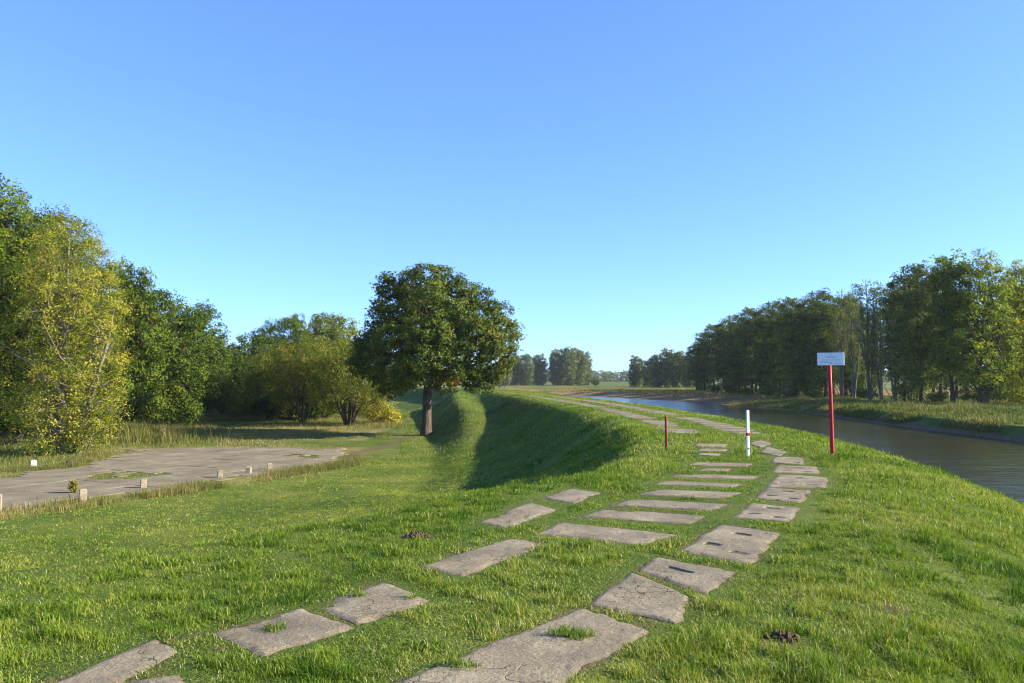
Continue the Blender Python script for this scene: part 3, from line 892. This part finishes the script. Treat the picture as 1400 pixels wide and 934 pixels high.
def fan_trunks(n, H, spread_, r, seed):
    rg = np.random.default_rng(seed); out = []
    for k in range(n):
        a = k * 6.283 / n + rg.random() * .8; s = spread_ * (.5 + .7 * rg.random())
        pts = [(.12 * math.cos(a), .12 * math.sin(a), -.2)]; rad = [r]
        for i in range(1, 6):
            t = i / 5; pts.append((s * math.cos(a) * t ** .85 + rg.normal() * .06, s * math.sin(a) * t ** .85 + rg.normal() * .06, H * t)); rad.append(r * (1 - .8 * t))
        out.append((pts, rad))
    return out

DK = (M['dark_bark'], M['dark_leaf'])
# left wood: three oaks-like variants, a yellowing aspen, willows
A = make_tree('left_oak', 31, bumpy(round_lobes(18, 11, 1, .03, 26), 45, 5, .6, 1.3), [straight_trunk(18, .34, 1)], 2.1, 36, .42, .18, .14, tint=(.1, .6), gap=.4, tint_j=.14)
B = make_tree('left_oak_low', 32, bumpy(round_lobes(13, 9.5, 2, .02, 22), 40, 6, .6, 1.2), [straight_trunk(13, .28, 2)], 1.9, 30, .42, .22, .12, tint=(.05, .55), gap=.4)
Cc = make_tree('bushy_tree', 33, round_lobes(9, 8.5, 3, .0, 18), fan_trunks(4, 7, 2.2, .12, 3), 1.7, 24, .42, .25, .08, tint=(.02, .42), gap=.32)
place_tree('oak_tree', A, DK, base(-8, 53), .4, (1, 1.02), 'tall dark green tree cut off by the left edge of the picture', 'tree')
place_tree('oak_tree', A, DK, base(48, 60), 2.2, (.92, .96), 'dark green tree with orange leaves right behind the tall tree at the left edge', 'tree')
asp_l = poplar_lobes(14.4, 6.6, 5, .06, 30) + [(2.6, -.6, 4.2, 1.4, 1.3, 1.2), (3.2, -.4, 3.0, 1.2, 1.1, .8), (2.8, 0, 6.5, 1.5, 1.4, 1.4), (-1.6, -.6, 3.2, 1.4, 1.4, 1.2), (2.0, -.8, 2.2, 1.4, 1.1, .9), (2.4, .2, 8.4, 1.4, 1.4, 1.4), (.4, -.8, 2.0, 1.4, 1.2, .9)]
asp_t = [straight_trunk(14.4, .2, 7, .5), ([(.9, .1, -.3), (1.1, .1, 1.5), (1.7, .2, 4), (2.6, .1, 7), (3.0, .1, 9.5)], [.2, .17, .13, .08, .03]), ([(-.3, .3, -.2), (-.5, .2, 2), (-.6, .2, 6), (-.2, .2, 10.5)], [.15, .13, .09, .03])]
Asp = make_tree('aspen', 35, bumpy(asp_l, 30, 7, .4, .9), asp_t, 2.6, 36, .36, .11, .07, tint=(.1, .8), gap=.4, twigs=8, tint_j=.18)
place_tree('aspen_tree', Asp, (M['pale_bark'], M['yellow_leaf']), base(88, 47.6), 0, 1, 'yellowing airy tree with several pale stems at the yard edge', 'tree')
place_tree('oak_tree', B, DK, base(205, 72), .3, (1, .96), 'rounded dark green tree directly right of the yellowing tree', 'tree')
place_tree('oak_tree', B, DK, base(262, 86), 1.9, (.92, .93), 'dark green tree sloping down behind the yard, second right of the yellowing tree', 'tree')
place_tree('oak_tree', B, DK, base(150, 66), 4.2, (.9, 1.08), 'green tree showing just behind the yellowing tree crown', 'tree')
place_tree('bushy_tree', Cc, DK, base(304, 97), .2, (1, .98), 'low dark bushy tree left of the dip in the tree line', 'tree')
place_tree('bushy_tree', Cc, DK, base(330, 112), 1.5, (1, .82), 'lowest dark bushy tree at the dip in the tree line', 'tree')
place_tree('bushy_tree', Cc, DK, base(352, 100), 2.9, (.9, 1.12), 'dark bushy tree just right of the dip in the tree line', 'tree')
place_tree('oak_tree', B, DK, base(388, 104), 3.3, (.9, .96), 'green tree rising behind the left willow', 'tree')
Bk = make_tree('pale_tree', 36, round_lobes(13.5, 9.5, 6, .05, 20), [straight_trunk(13, .25, 6)], 1.5, 22, .5, .3, .1, tint=(.3, .8), gap=.33)
place_tree('tall_tree', Bk, (M['dark_bark'], M['poplar_leaf']), base(452, 116), .6, (1, 1.06), 'taller pale green tree behind the willows, left of the lone oak', 'tree')
WM = (M['dark_bark'], M['willow_leaf'])
def willow(seed, H, W, n=7):
    rg = np.random.default_rng(seed); lo = []
    for k in range(20):
        a = k * 2.399; t = (k + .5) / 20
        q = W / 2 * (.35 + .45 * math.sqrt(t)) * (.8 + .4 * rg.random())
        z = H * (.9 - .55 * t ** 1.2)
        r = W * (.15 + .05 * rg.random()); lo.append((math.cos(a) * q, math.sin(a) * q, z - r * .5, r, r, r * .95))
    return make_tree('willow', seed, lo, fan_trunks(n, H * .72, W * .3, .13, seed), 1.9, 34, .42, .24, .06, aspect=.26, tint=(.2, .75), droop=.25, gap=.3, twigs=8, limbs_from=.4)
W1 = willow(41, 8.6, 8.0, 8); W2 = willow(42, 9.4, 7.4, 6)
place_tree('willow', W1, WM, base(478, 76), .3, 1, 'spreading yellow green willow with fanned stems left of the lone oak', 'willow')
place_tree('willow', W2, WM, base(414, 80), .9, 1, 'darker multi stemmed willow, left of the fanned willow', 'willow')
place_tree('willow', W2, WM, base(446, 88), 3.9, (1, 1.1), 'willow crown squeezed between and behind the two front willows', 'willow')
place_tree('willow', W1, WM, base(370, 86), 2.2, (.9, .95), 'leftmost dark willow at the edge of the shaded track', 'willow')
def shrub(seed, H, W, mat, tint):
    rg = np.random.default_rng(seed)
    lo = [(rg.normal() * W * .22, rg.normal() * W * .22, H * (.3 + .4 * rg.random()), W * .24, W * .24, H * .3) for k in range(9)]
    return make_tree('shrub', seed, lo, fan_trunks(5, H * .7, W * .3, .04, seed), 2.6, 26, .3, .18, .025, tint=tint, gap=.28, twigs=3)
SY = shrub(51, 2.4, 3.6, 'willow', (.7, .95)); SD = shrub(52, 3.4, 5.0, 'dark', (.02, .4))
place_tree('shrub', SY, (M['dark_bark'], M['yellow_leaf']), base(524, 79), 0, 1, 'bright yellow shrub between the fanned willow and the lone oak', 'shrub')
place_tree('shrub', SY, (M['dark_bark'], M['willow_leaf']), base(508, 92), 1, (1.2, 1.2), 'olive shrub behind the bright yellow shrub', 'shrub')
under = [(-20, 58), (25, 66), (60, 70), (110, 62), (150, 72), (185, 82), (225, 84), (250, 98), (285, 108), (318, 122), (345, 112), (372, 106), (400, 98), (425, 104), (455, 104), (490, 108), (396, 85), (432, 85), (352, 92), (380, 95), (410, 91), (334, 100)]
for i, (px, Y) in enumerate(under):
    place_tree('shrub', SD, DK, base(px, Y), i * 1.3, (1 + .25 * ((i * 7) % 3), .95 + .2 * ((i * 5) % 3)), 'dark shrub of the shaded undergrowth below the trees left of the lone oak', 'shrub', 'undergrowth shrubs of the left wood')

# --- the poplar wood across the river --------------------------------------
PM = (M['grey_bark'], M['poplar_leaf']); PD = (M['dark_bark'], M['poplar_leaf'])
pv = []
for k in range(4):
    H = 21; pv.append(make_tree('poplar', 60 + k, poplar_lobes(H, 6.6, 60 + k, .16 if k < 2 else .28, 24), [straight_trunk(H, .27, 60 + k, .4)], .9, 26, .6, .34, .09, tint=(.1, .6), gap=.36, twigs=4, limbs_from=.2))
sp = make_tree('thin_poplar', 70, bumpy(poplar_lobes(20.5, 4.6, 70, .3, 14), 16, 9, .5, 1.1), [straight_trunk(20.5, .24, 70, .3, 1.0), ([(.1, 0, 0), (.6, .2, 5), (1.2, .3, 10), (1.5, .2, 17)], [.2, .16, .1, .03]), ([(0, .1, 0), (-.5, .2, 6), (-1.1, 0, 12), (-1.2, 0, 18.5)], [.18, .14, .09, .02])],
               .85, 14, .55, .26, .08, tint=(.1, .7), gap=.4, twigs=14, limbs_from=.2)
fk_t = [([(0, 0, -.4), (0, 0, 1.4), (-.3, 0, 3.2), (-1.2, .2, 7), (-1.9, .3, 12), (-1.6, .2, 18)], [.75, .55, .36, .28, .2, .05]), ([(.2, 0, .4), (.6, 0, 3), (1.3, -.2, 7), (1.7, -.2, 12), (1.4, -.2, 18)], [.45, .34, .26, .18, .05]),
        ([(-.1, 0, 1.2), (-1.5, .2, 3.4), (-2.9, .3, 4.8)], [.2, .14, .06])]
fk = make_tree('forked_poplar', 71, poplar_lobes(21.5, 9.6, 71, .2, 30) + [(2.4, 1.5, 3.2, 1.5, 1.4, 1.5), (-2.8, 0.6, 4.4, 1.5, 1.4, 1.3), (3.2, -1, 5.2, 1.6, 1.5, 1.5)], fk_t, .75, 24, .6, .3, .14, tint=(.2, .8), gap=.42, twigs=6, limbs_from=.2)
ym_ = make_tree('yellow_poplar', 72, poplar_lobes(20, 8.5, 72, .05, 26), [straight_trunk(20, .25, 72, .4)], .95, 24, .6, .3, .09, tint=(.42, .97), gap=.36, twigs=5, limbs_from=.1)
GP = 'poplars of the wood across the river'
place_tree('poplar_tree', fk, (M['dark_bark'], M['lime_leaf']), base(1343, 110), .2, 1, 'big poplar with a dark forked trunk near the right edge across the river', 'poplar', GP)
place_tree('poplar_tree', ym_, (M['dark_bark'], M['lime_leaf']), base(1402, 112), .2, 1, 'yellow green poplar cut off by the right edge', 'poplar', GP)
place_tree('poplar_tree', ym_, (M['dark_bark'], M['lime_leaf']), base(1372, 128), 2.0, .95, 'bright yellow leaved poplar just behind and right of the forked trunk', 'poplar', GP)
place_tree('poplar_tree', pv[3], (M['dark_bark'], M['lime_leaf']), base(1302, 113), 1.2, (1.1, 1.02), 'leafy poplar with one leaning dark trunk just left of the forked poplar', 'poplar', GP)
place_tree('poplar_tree', pv[0], PD, base(1258, 118), .4, (1.05, 1.0), 'poplar with a clean dark trunk, second left of the forked poplar', 'poplar', GP)
place_tree('poplar_tree', pv[1], PD, base(1236, 123), 2.4, (1, .98), 'poplar with low side limbs, third left of the forked poplar', 'poplar', GP)
place_tree('poplar_tree', pv[3], PD, base(1285, 135), 5.0, (1.1, 1.08), 'tall poplar behind the gap between the leaning trunk and the clean trunk', 'poplar', GP)
for i, (px, Y, lab) in enumerate([(1222, 128, 'thin half bare poplar, rightmost of the bare topped ones'), (1204, 134, 'half bare poplar with grey twigs at its top, second from right of the bare ones'), (1188, 136, 'half bare grey poplar with a leaning double stem right of the notice board'),
                                  (1166, 142, 'thin twiggy poplar standing close to the right of the notice board'), (1150, 148, 'pale stemmed bare poplar directly behind the notice board')]):
    place_tree('poplar_tree', sp, PM, base(px, Y), i * 1.7, (1, .98 + .03 * (i % 3)), lab, 'poplar', GP)
front = [(1128, 152), (1108, 158), (1086, 165), (1066, 173), (1047, 182), (1028, 192), (1010, 204), (992, 216), (976, 230), (963, 243), (952, 256)]
flab = ['poplar just left of the notice board in the wood edge', 'second poplar left of the notice board in the wood edge', 'third poplar left of the notice board in the wood edge', 'fourth poplar left of the notice board, with yellow patches',
        'fifth poplar left of the notice board in the wood edge', 'poplar of the wood edge above the white post', 'poplar of the wood edge just left of the white post', 'fourth poplar from the left end of the river wood',
        'third poplar from the left end of the river wood', 'second poplar from the left end of the river wood', 'leftmost poplar at the rounded end of the river wood']
hs = [1.0, .98, .99, 1.0, 1.0, 1.0, .98, .97, .93, .86, .74]
for i, (px, Y) in enumerate(front):
    place_tree('poplar_tree', pv[i % 3], PD, base(px, Y), i * 2.1, (1.15, hs[i]), flab[i], 'poplar', GP)
rg = np.random.default_rng(77)
for row, dx in ((1, 8.5), (2, 17), (3, 34)):
    for i in range({1: 4, 2: 6, 3: 3}[row], 15):
        Y = 118 + i * 9.4 + rg.normal() * 1.5; x = 60 + dx + rg.normal() * 1.2
        px = 700 + x / Y * F
        if px > 1405: continue
        place_tree('poplar_tree', pv[(i + row) % 4] if Y > 150 or i % 2 else sp, PD, (x, Y, gz(x, Y) - .1), i * 1.9 + row, (1.1, .94 + .08 * rg.random()), 'poplar standing inside the river wood behind its front row', 'poplar', 'inner poplars of the wood across the river')
UB = shrub(53, 2.6, 4.5, 'dark', (.1, .6))
for i, (px, Y) in enumerate([(958, 246), (975, 226), (1000, 206), (1022, 190), (1052, 176), (1080, 165), (1112, 154), (1180, 146), (1246, 134), (1282, 132), (1330, 126), (1372, 122)]):
    place_tree('shrub', UB, (M['dark_bark'], M['poplar_leaf']), base(px, Y), i * 1.1, (1.1, .8 + .25 * (i % 3)), 'low shrub under the poplars of the river wood', 'shrub', 'shrubs under the poplars')

# --- far groups beyond the meadow ---------------------------------------------
fv = [make_tree('far_tree', 80 + k, poplar_lobes(18, 10.5, 80 + k, .08, 16), [straight_trunk(18, .3, 80 + k)], .42, 16, .95, .75, .12, tint=(.1, .8), gap=.33, twigs=2, limbs_from=.15) for k in range(3)]
FM = (M['dark_bark'], M['far_leaf'])
fg = [(690, 418, .84, 'hazy far tree half hidden behind the lone oak crown'), (703, 428, .92, 'second far tree right of the lone oak'), (719, 424, .9, 'rounded far tree, third right of the lone oak'), (737, 430, .9, 'far tree left of the gap in the distant clump'),
      (762, 432, 1.06, 'far tree forming the left of the tallest distant clump'), (776, 426, 1.1, 'far tree in the middle of the tallest distant clump'), (789, 430, 1.06, 'sunlit far tree right of the middle of the distant clump'), (799, 436, .98, 'sunlit far tree at the right end of the distant clump')]
for i, (px, Y, s, lab) in enumerate(fg):
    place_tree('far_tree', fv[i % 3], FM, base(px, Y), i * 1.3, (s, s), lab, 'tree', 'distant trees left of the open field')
fg2 = [(869, 372, .78, 'single round far tree right of the open field'), (886, 366, .66, 'low far tree beside the single round one'), (898, 356, .78, 'far tree with a dark left side, before the river wood'), (914, 352, .92, 'tallest sunlit far tree left of the river wood'),
       (928, 345, .84, 'far tree touching the left end of the river wood'), (940, 338, .72, 'low far tree behind the end of the river wood')]
for i, (px, Y, s, lab) in enumerate(fg2):
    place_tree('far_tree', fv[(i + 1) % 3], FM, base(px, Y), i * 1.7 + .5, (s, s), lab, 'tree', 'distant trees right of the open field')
place_tree('shrub', SD, (M['dark_bark'], M['far_leaf']), base(814, 410), 0, (1.0, 1.15), 'small round dark bush at the right foot of the distant clump', 'shrub')
# far wood on the horizon: one mass
rg = np.random.default_rng(90)
n = 9000
fx = rg.random(n) * 1100 - 450; fy = 860 + rg.random(n) * 60
top = 8 + 6 * fbm(fx / 30, fx * 0 + .5, 91) + 3 * fbm(fx / 8, fx * 0 + 2.5, 92)
fz = -2.8 + top * rg.random(n)
cen = np.stack([fx, fy, fz], -1); nr = np.tile(np.array([[.2, -.6, .5]]), (n, 1))
co, q, t = leaves(cen, nr, 6, 2.2, 2.2, rg, .7, rg.random(n) * .6)
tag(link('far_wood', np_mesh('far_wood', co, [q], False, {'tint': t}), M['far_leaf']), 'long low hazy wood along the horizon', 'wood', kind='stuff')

# ------------------------------------------------------------------ grass
def blades(P, L, W, tint, rg, lean=.55):
    """one bent tapering blade per point"""
    N = len(P)
    az = rg.random(N) * 2 * math.pi; face = az + (rg.random(N) - .5) * 1.4
    dx = np.cos(az); dy = np.sin(az)
    sx = -np.sin(face); sy = np.cos(face)
    ln = lean * (.25 + 1.1 * rg.random(N))
    hm = L * .55; hx = L * .55 * ln * .55
    tx = L * ln; tz = L * np.sqrt(np.maximum(.08, 1 - (ln * .85) ** 2))
    b = P.copy(); b[:, 2] -= .012
    w = W / 2
    v = np.empty((N, 5, 3))
    v[:, 0] = b; v[:, 0, 0] -= sx * w; v[:, 0, 1] -= sy * w
    v[:, 1] = b; v[:, 1, 0] += sx * w; v[:, 1, 1] += sy * w
    m = b.copy(); m[:, 0] += dx * hx; m[:, 1] += dy * hx; m[:, 2] += hm
    v[:, 2] = m; v[:, 2, 0] += sx * w * .8; v[:, 2, 1] += sy * w * .8
    v[:, 3] = m; v[:, 3, 0] -= sx * w * .8; v[:, 3, 1] -= sy * w * .8
    v[:, 4] = b; v[:, 4, 0] += dx * tx; v[:, 4, 1] += dy * tx; v[:, 4, 2] += tz
    i = np.arange(N) * 5
    q = np.stack([i, i + 1, i + 2, i + 3], -1); t = np.stack([i + 3, i + 2, i + 4], -1)
    return v.reshape(-1, 3), q, t, np.repeat(tint, 5)

def sector(r1, r2, dens, rg, half=math.radians(41)):
    n = int(half * (r2 * r2 - r1 * r1) * dens)
    r = np.sqrt(r1 * r1 + rg.random(n) * (r2 * r2 - r1 * r1)); a = (rg.random(n) * 2 - 1) * half
    return r * np.sin(a), r * np.cos(a), r

rg = np.random.default_rng(101)
BARE = [on_plane(1070, 903, -.12) + (.24,), on_plane(1222, 868, -.2) + (.22,), on_plane(570, 746, -.1) + (.2,)]
G = Geo(); TT = []
holes = [on_plane(px, py, .02) + (r,) for px, py, r in ((783, 866, .14), (630, 908, .10), (376, 857, .08), (492, 812, .07), (563, 815, .05))]
bands = [(2.6, 4.6, 9000, .056, .0046), (4.6, 7, 7000, .056, .0052), (7, 11, 3600, .06, .007), (11, 17, 1600, .066, .010), (17, 27, 620, .08, .016), (27, 46, 300, .07, .022), (46, 110, 70, .085, .036)]
for (r1, r2, dens, L0, w0) in bands:
    X, Y, R = sector(r1, r2, dens, rg)
    d, _ = sdist(X, Y, REF) if r1 >= 27 else (np.zeros(len(X)), None)
    ok = np.ones(len(X), bool)
    if r1 >= 27: ok &= (d > (-26 if r1 < 40 else -13)) & (d < 9)
    if r1 >= 17: ok &= poly_sd(X, Y, LOT) > .3
    H = ground(X, Y); ok &= H > WATER_Z + .05
    X, Y, H = X[ok], Y[ok], H[ok]
    s = slab_sd(X, Y) if r1 < 60 else np.full(len(X), 9.)
    jit = (fbm(X * 5, Y * 5, 111) - .5) * .16
    ok = s > -.02 + jit * .7
    
    clump = .4 * fbm(X * 1.6, Y * 1.6, 121, 3) + .6 * vnoise(X * 6.5, Y * 6.5, 128); hue = vnoise(X * 5.5, Y * 5.5, 133); patch = fbm(X * .45, Y * .45, 123, 3)
    ok &= rg.random(len(X)) < .1 + 1.7 * np.maximum(clump - .08, 0)
    for bx_, by_, br_ in BARE: ok &= ~((np.hypot(X - bx_, Y - by_) < br_ * (.5 + vnoise(X * 9, Y * 9, 137))) & (rg.random(len(X)) < .8))
    worn = sstep(.62, .75, fbm(X * .9, Y * .9, 127)) * sstep(.55, .7, fbm(X * 4, Y * 4, 129))
    if r1 >= 17:
        dd = d if r1 >= 27 else sdist(X, Y, REF)[0]
        if r1 >= 27: dd = sdist(X, Y, REF)[0]
        worn = np.maximum(worn, 1.1 * ((1 - sstep(.3, .55, np.abs(dd))) + (1 - sstep(.3, .55, np.abs(dd + 1.8)))) * sstep(21, 25, Y))
    ok &= rg.random(len(X)) > .75 * worn
    X, Y, H, clump, patch, s, hue = X[ok], Y[ok], H[ok], clump[ok], patch[ok], s[ok], hue[ok]
    L = L0 * (.38 + .5 * rg.random(len(X)) + 1.3 * np.maximum(clump - .45, 0) * 4.2 * rg.random(len(X)))
    L *= np.where(Y < 8.5, .58 + .42 * sstep(0, .22, s), .32 + .68 * sstep(0, .4, s))
    slope_l = sstep(1.0, 5.0, -X) * (Y < 42)
    L *= 1 - .32 * slope_l
    W = w0 * (.7 + .6 * rg.random(len(X)))
    tint = .15 + .62 * patch + .42 * (hue - .5) - .25 * (clump - .5) + .26 * slope_l + .06 * sstep(3, 8, X) + rg.normal(size=len(X)) * .13
    dead = rg.random(len(X)) < .04 + .16 * sstep(.5, .75, patch) + .22 * (1 - sstep(.03, .16, s))
    tint = np.where(dead, .88 + .12 * rg.random(len(X)), np.clip(tint, 0, .86))
    co, q, t, tt = blades(np.stack([X, Y, H], -1), L, W, tint, rg, .75)
    G.add(co, q, t); TT.append(tt)
for hx, hy, hr in holes:
    nn = int(4200 * hr * hr * 3.6); a_ = rg.random(nn) * 6.283; q_ = hr * np.sqrt(rg.random(nn)) * (.35 + .9 * vnoise(a_ * 2.2, a_ * 0 + hx, 3))
    X = hx + q_ * np.cos(a_) * 1.25; Y = hy + q_ * np.sin(a_) * .9
    co, q, t, tt = blades(np.stack([X, Y, ground(X, Y) + .012], -1), .035 + .05 * rg.random(nn), .0045 + .002 * rg.random(nn), np.clip(.45 + rg.normal(size=nn) * .2, 0, .95), rg, .8)
    G.add(co, q, t); TT.append(tt)
tag(link('lawn_grass', G.mesh('lawn_grass', False, {'tint': np.concatenate(TT)}), M['blade']), 'mown green grass covering the dike and its slopes', 'grass', kind='stuff')

# tall unmown grass round the yard, under the trees and on the far bank
G = Geo(); TT = []
def tall(X, Y, L, W, tint, lean=.4):
    H = ground(X, Y); ok = H > WATER_Z + .1
    X, Y, H = X[ok], Y[ok], H[ok]; n = len(X)
    co, q, t, tt = blades(np.stack([X, Y, H], -1), (L[ok] if np.ndim(L) else L) * (.5 + .8 * rg.random(n)), W * (.7 + .6 * rg.random(n)), np.clip(tint[ok] + rg.normal(size=n) * .14, 0, .999), rg, lean)
    G.add(co, q, t); TT.append(tt)
n = 160000
X = rg.random(n) * 50 - 46; Y = 20 + rg.random(n) * 75
ld = poly_sd(X, Y, LOT); d, _ = sdist(X, Y, REF); tk, _ = sdist(X, Y, TRACK)
nz = fbm(X / 3.2, Y / 3.2, 141)
nearedge = (ld > 90)
faredge = (tk < -1.2) & (ld > .1) & (Y > 36) & (d < -10.5) & (np.abs(tk) > 1.4) & ~((X > -12) & (Y > 56) & (nz < .55))
ok = (nearedge & (rg.random(n) < .7) & (nz > .35)) | (faredge & (nz > .3)); X, Y, ld, nz, ne = X[ok], Y[ok], ld[ok], nz[ok], nearedge[ok]
Lh = np.where(ne, .24 + .35 * sstep(.5, .75, nz), .16 + .34 * sstep(.8, 5, ld) * sstep(.35, .7, nz))
tall(X, Y, Lh, .022, np.where(ne, .45 + .5 * (nz - .5), .3 + 1.0 * (fbm(X / 6, Y / 6, 143) - .3)))
n = 260000
X = rg.random(n) * 18 - 26; Y = 20 + rg.random(n) * 27
ld = poly_sd(X, Y, LOT); nz = fbm(X / 2.2, Y / 2.2, 145); d, _ = sdist(X, Y, REF)
ok = (ld > -.25) & (ld < .7 + 1.3 * nz) & (d < -8) & (rg.random(n) < .55 * sstep(.25, .6, nz) + .05); X, Y, nz = X[ok], Y[ok], nz[ok]
tall(X, Y, .14 + .22 * sstep(.4, .75, nz), .014, .5 + .9 * (fbm(X / 3, Y / 3, 147) - .5))
# weeds in the joints of the yard
n = 70000
X = rg.random(n) * 42 - 48; Y = 18 + rg.random(n) * 36
ld = poly_sd(X, Y, LOT); ok = (ld < 0) & ((fbm(X / 3, Y / 3, 95) > .66) | ((fbm(X / 1.6, Y / 1.6, 97) > .56) & (np.minimum(((X + 18) * .474 + (Y - 43) * .881 + 60) % 3.1, (-(X + 18) * .881 + (Y - 43) * .474 + 40) % 2.0) < .12))); X, Y = X[ok], Y[ok]
tall(X, Y, .12, .02, np.full(len(X), .5), .7)
# reeds right of the yellowing tree
n = 3600; X = at(222, 60) + rg.normal(size=n) * 1.5; Y = 58 + rg.normal(size=n) * 1.5
tall(X, Y, 1.25 * vnoise(X * 1.2, Y * 1.2, 161) + .2, .03, .2 + .6 * vnoise(X * .8, Y * .8, 163), .35)
# opposite bank
n = 90000
t_ = rg.random(n) * (150 - 36) + 36
bx = np.interp(t_, BANK[8:44, 1], BANK[8:44, 0]); off = rg.random(n) ** 1.6 * 33 + np.where(t_ < 105, .45, .2)
X = bx + off; Y = t_ + rg.normal(size=n) * .5; nz = fbm(X / 4, Y / 4, 151)
ok = (nz > .36); X, Y, nz = X[ok], Y[ok], nz[ok]
tall(X, Y, .3 + .55 * sstep(.5, .8, nz) * (rg.random(len(X)) < .8), .07, .12 + .9 * (fbm(X / 7, Y / 7, 153) - .25), .5)
n = 16000
X = rg.random(n) * 90 - 12; Y = 150 + rg.random(n) * 140
e, _ = sdist(X, Y, BANK); ok = e > 6; X, Y = X[ok], Y[ok]
tall(X, Y, .5, .14, .45 + .5 * (fbm(X / 12, Y / 8, 155) - .3), .5)
tag(link('tall_meadow_grass', G.mesh('tall', False, {'tint': np.concatenate(TT)}), M['tall']), 'tall unmown grass and weeds round the yard and on the river banks', 'tall grass', kind='stuff')

# dry seedling growing from the yard
root = empty('weed_plant', base(105, 31.5, 0)); tag(root, 'small brown dry weed standing alone on the paved yard', 'weed')
wd = shrub(55, .62, .34, 'x', (.6, .9)); root.scale = (.35, .35, .75)
link('stem', wd[0], M['dark_bark'], root); link('leaves', wd[1], M['dark_leaf'], root)

# ------------------------------------------------------------------ light, sky, camera
SUN_EL, SUN_AZ = math.radians(24), math.radians(95)
w = bpy.data.worlds.new('World'); scene.world = w; w.use_nodes = True
nt = w.node_tree; nt.nodes.clear()
sky = nt.nodes.new('ShaderNodeTexSky'); sky.sky_type = 'NISHITA'; sky.sun_disc = False
sky.sun_elevation = SUN_EL; sky.sun_rotation = SUN_AZ; sky.air_density = .6; sky.dust_density = .5; sky.ozone_density = 6.0; sky.altitude = 20
bg = nt.nodes.new('ShaderNodeBackground'); bg.inputs['Strength'].default_value = .125
out = nt.nodes.new('ShaderNodeOutputWorld')
gam = nt.nodes.new('ShaderNodeGamma'); gam.inputs[1].default_value = .75
mul = nt.nodes.new('ShaderNodeMix'); mul.data_type = 'RGBA'; mul.blend_type = 'MULTIPLY'; mul.inputs[0].default_value = 1.0; mul.inputs[7].default_value = (.94, 1.2, 1.54, 1)
nt.links.new(sky.outputs[0], gam.inputs[0]); nt.links.new(gam.outputs[0], mul.inputs[6]); nt.links.new(mul.outputs[2], bg.inputs[0]); nt.links.new(bg.outputs[0], out.inputs[0])
sl = bpy.data.lights.new('sun', 'SUN'); sl.energy = 5.0; sl.angle = math.radians(.5); sl.color = (1, .90, .70)
so = bpy.data.objects.new('sun', sl); COL.objects.link(so)
sv = Vector((math.sin(SUN_AZ) * math.cos(SUN_EL), math.cos(SUN_AZ) * math.cos(SUN_EL), math.sin(SUN_EL)))
so.rotation_euler = sv.to_track_quat('Z', 'Y').to_euler()
so.location = (60, 0, 40)

hz = Geo(); hz.box((0, 700, 28), (4400, 3600, 80))
hm = bpy.data.materials.new('haze_air'); hm.use_nodes = True; ht = hm.node_tree; ht.nodes.clear()
pv_ = ht.nodes.new('ShaderNodeVolumePrincipled'); pv_.inputs['Density'].default_value = .0001; pv_.inputs['Color'].default_value = (.86, .93, 1, 1)
ho = ht.nodes.new('ShaderNodeOutputMaterial'); ht.links.new(pv_.outputs[0], ho.inputs['Volume'])
tag(link('haze', hz.mesh('haze'), hm), 'thin pale haze hanging over the meadows', 'haze', kind='stuff')

cam = bpy.data.cameras.new('camera'); co_ = bpy.data.objects.new('camera', cam); COL.objects.link(co_)
cam.sensor_width = 36; cam.lens = 36 * F / 1400; cam.clip_end = 12000; cam.clip_start = .05
co_.location = (0, 0, EYE); co_.rotation_euler = (math.pi / 2 + PITCH, 0, 0)
scene.camera = co_
scene.view_settings.view_transform = 'Standard'; scene.view_settings.look = 'None'
scene.view_settings.exposure = 1.5; scene.view_settings.gamma = 1.0
scene.cycles.max_bounces = 6; scene.cycles.transparent_max_bounces = 8; scene.cycles.diffuse_bounces = 2; scene.cycles.use_denoising = True; scene.cycles.filter_width = 1.1
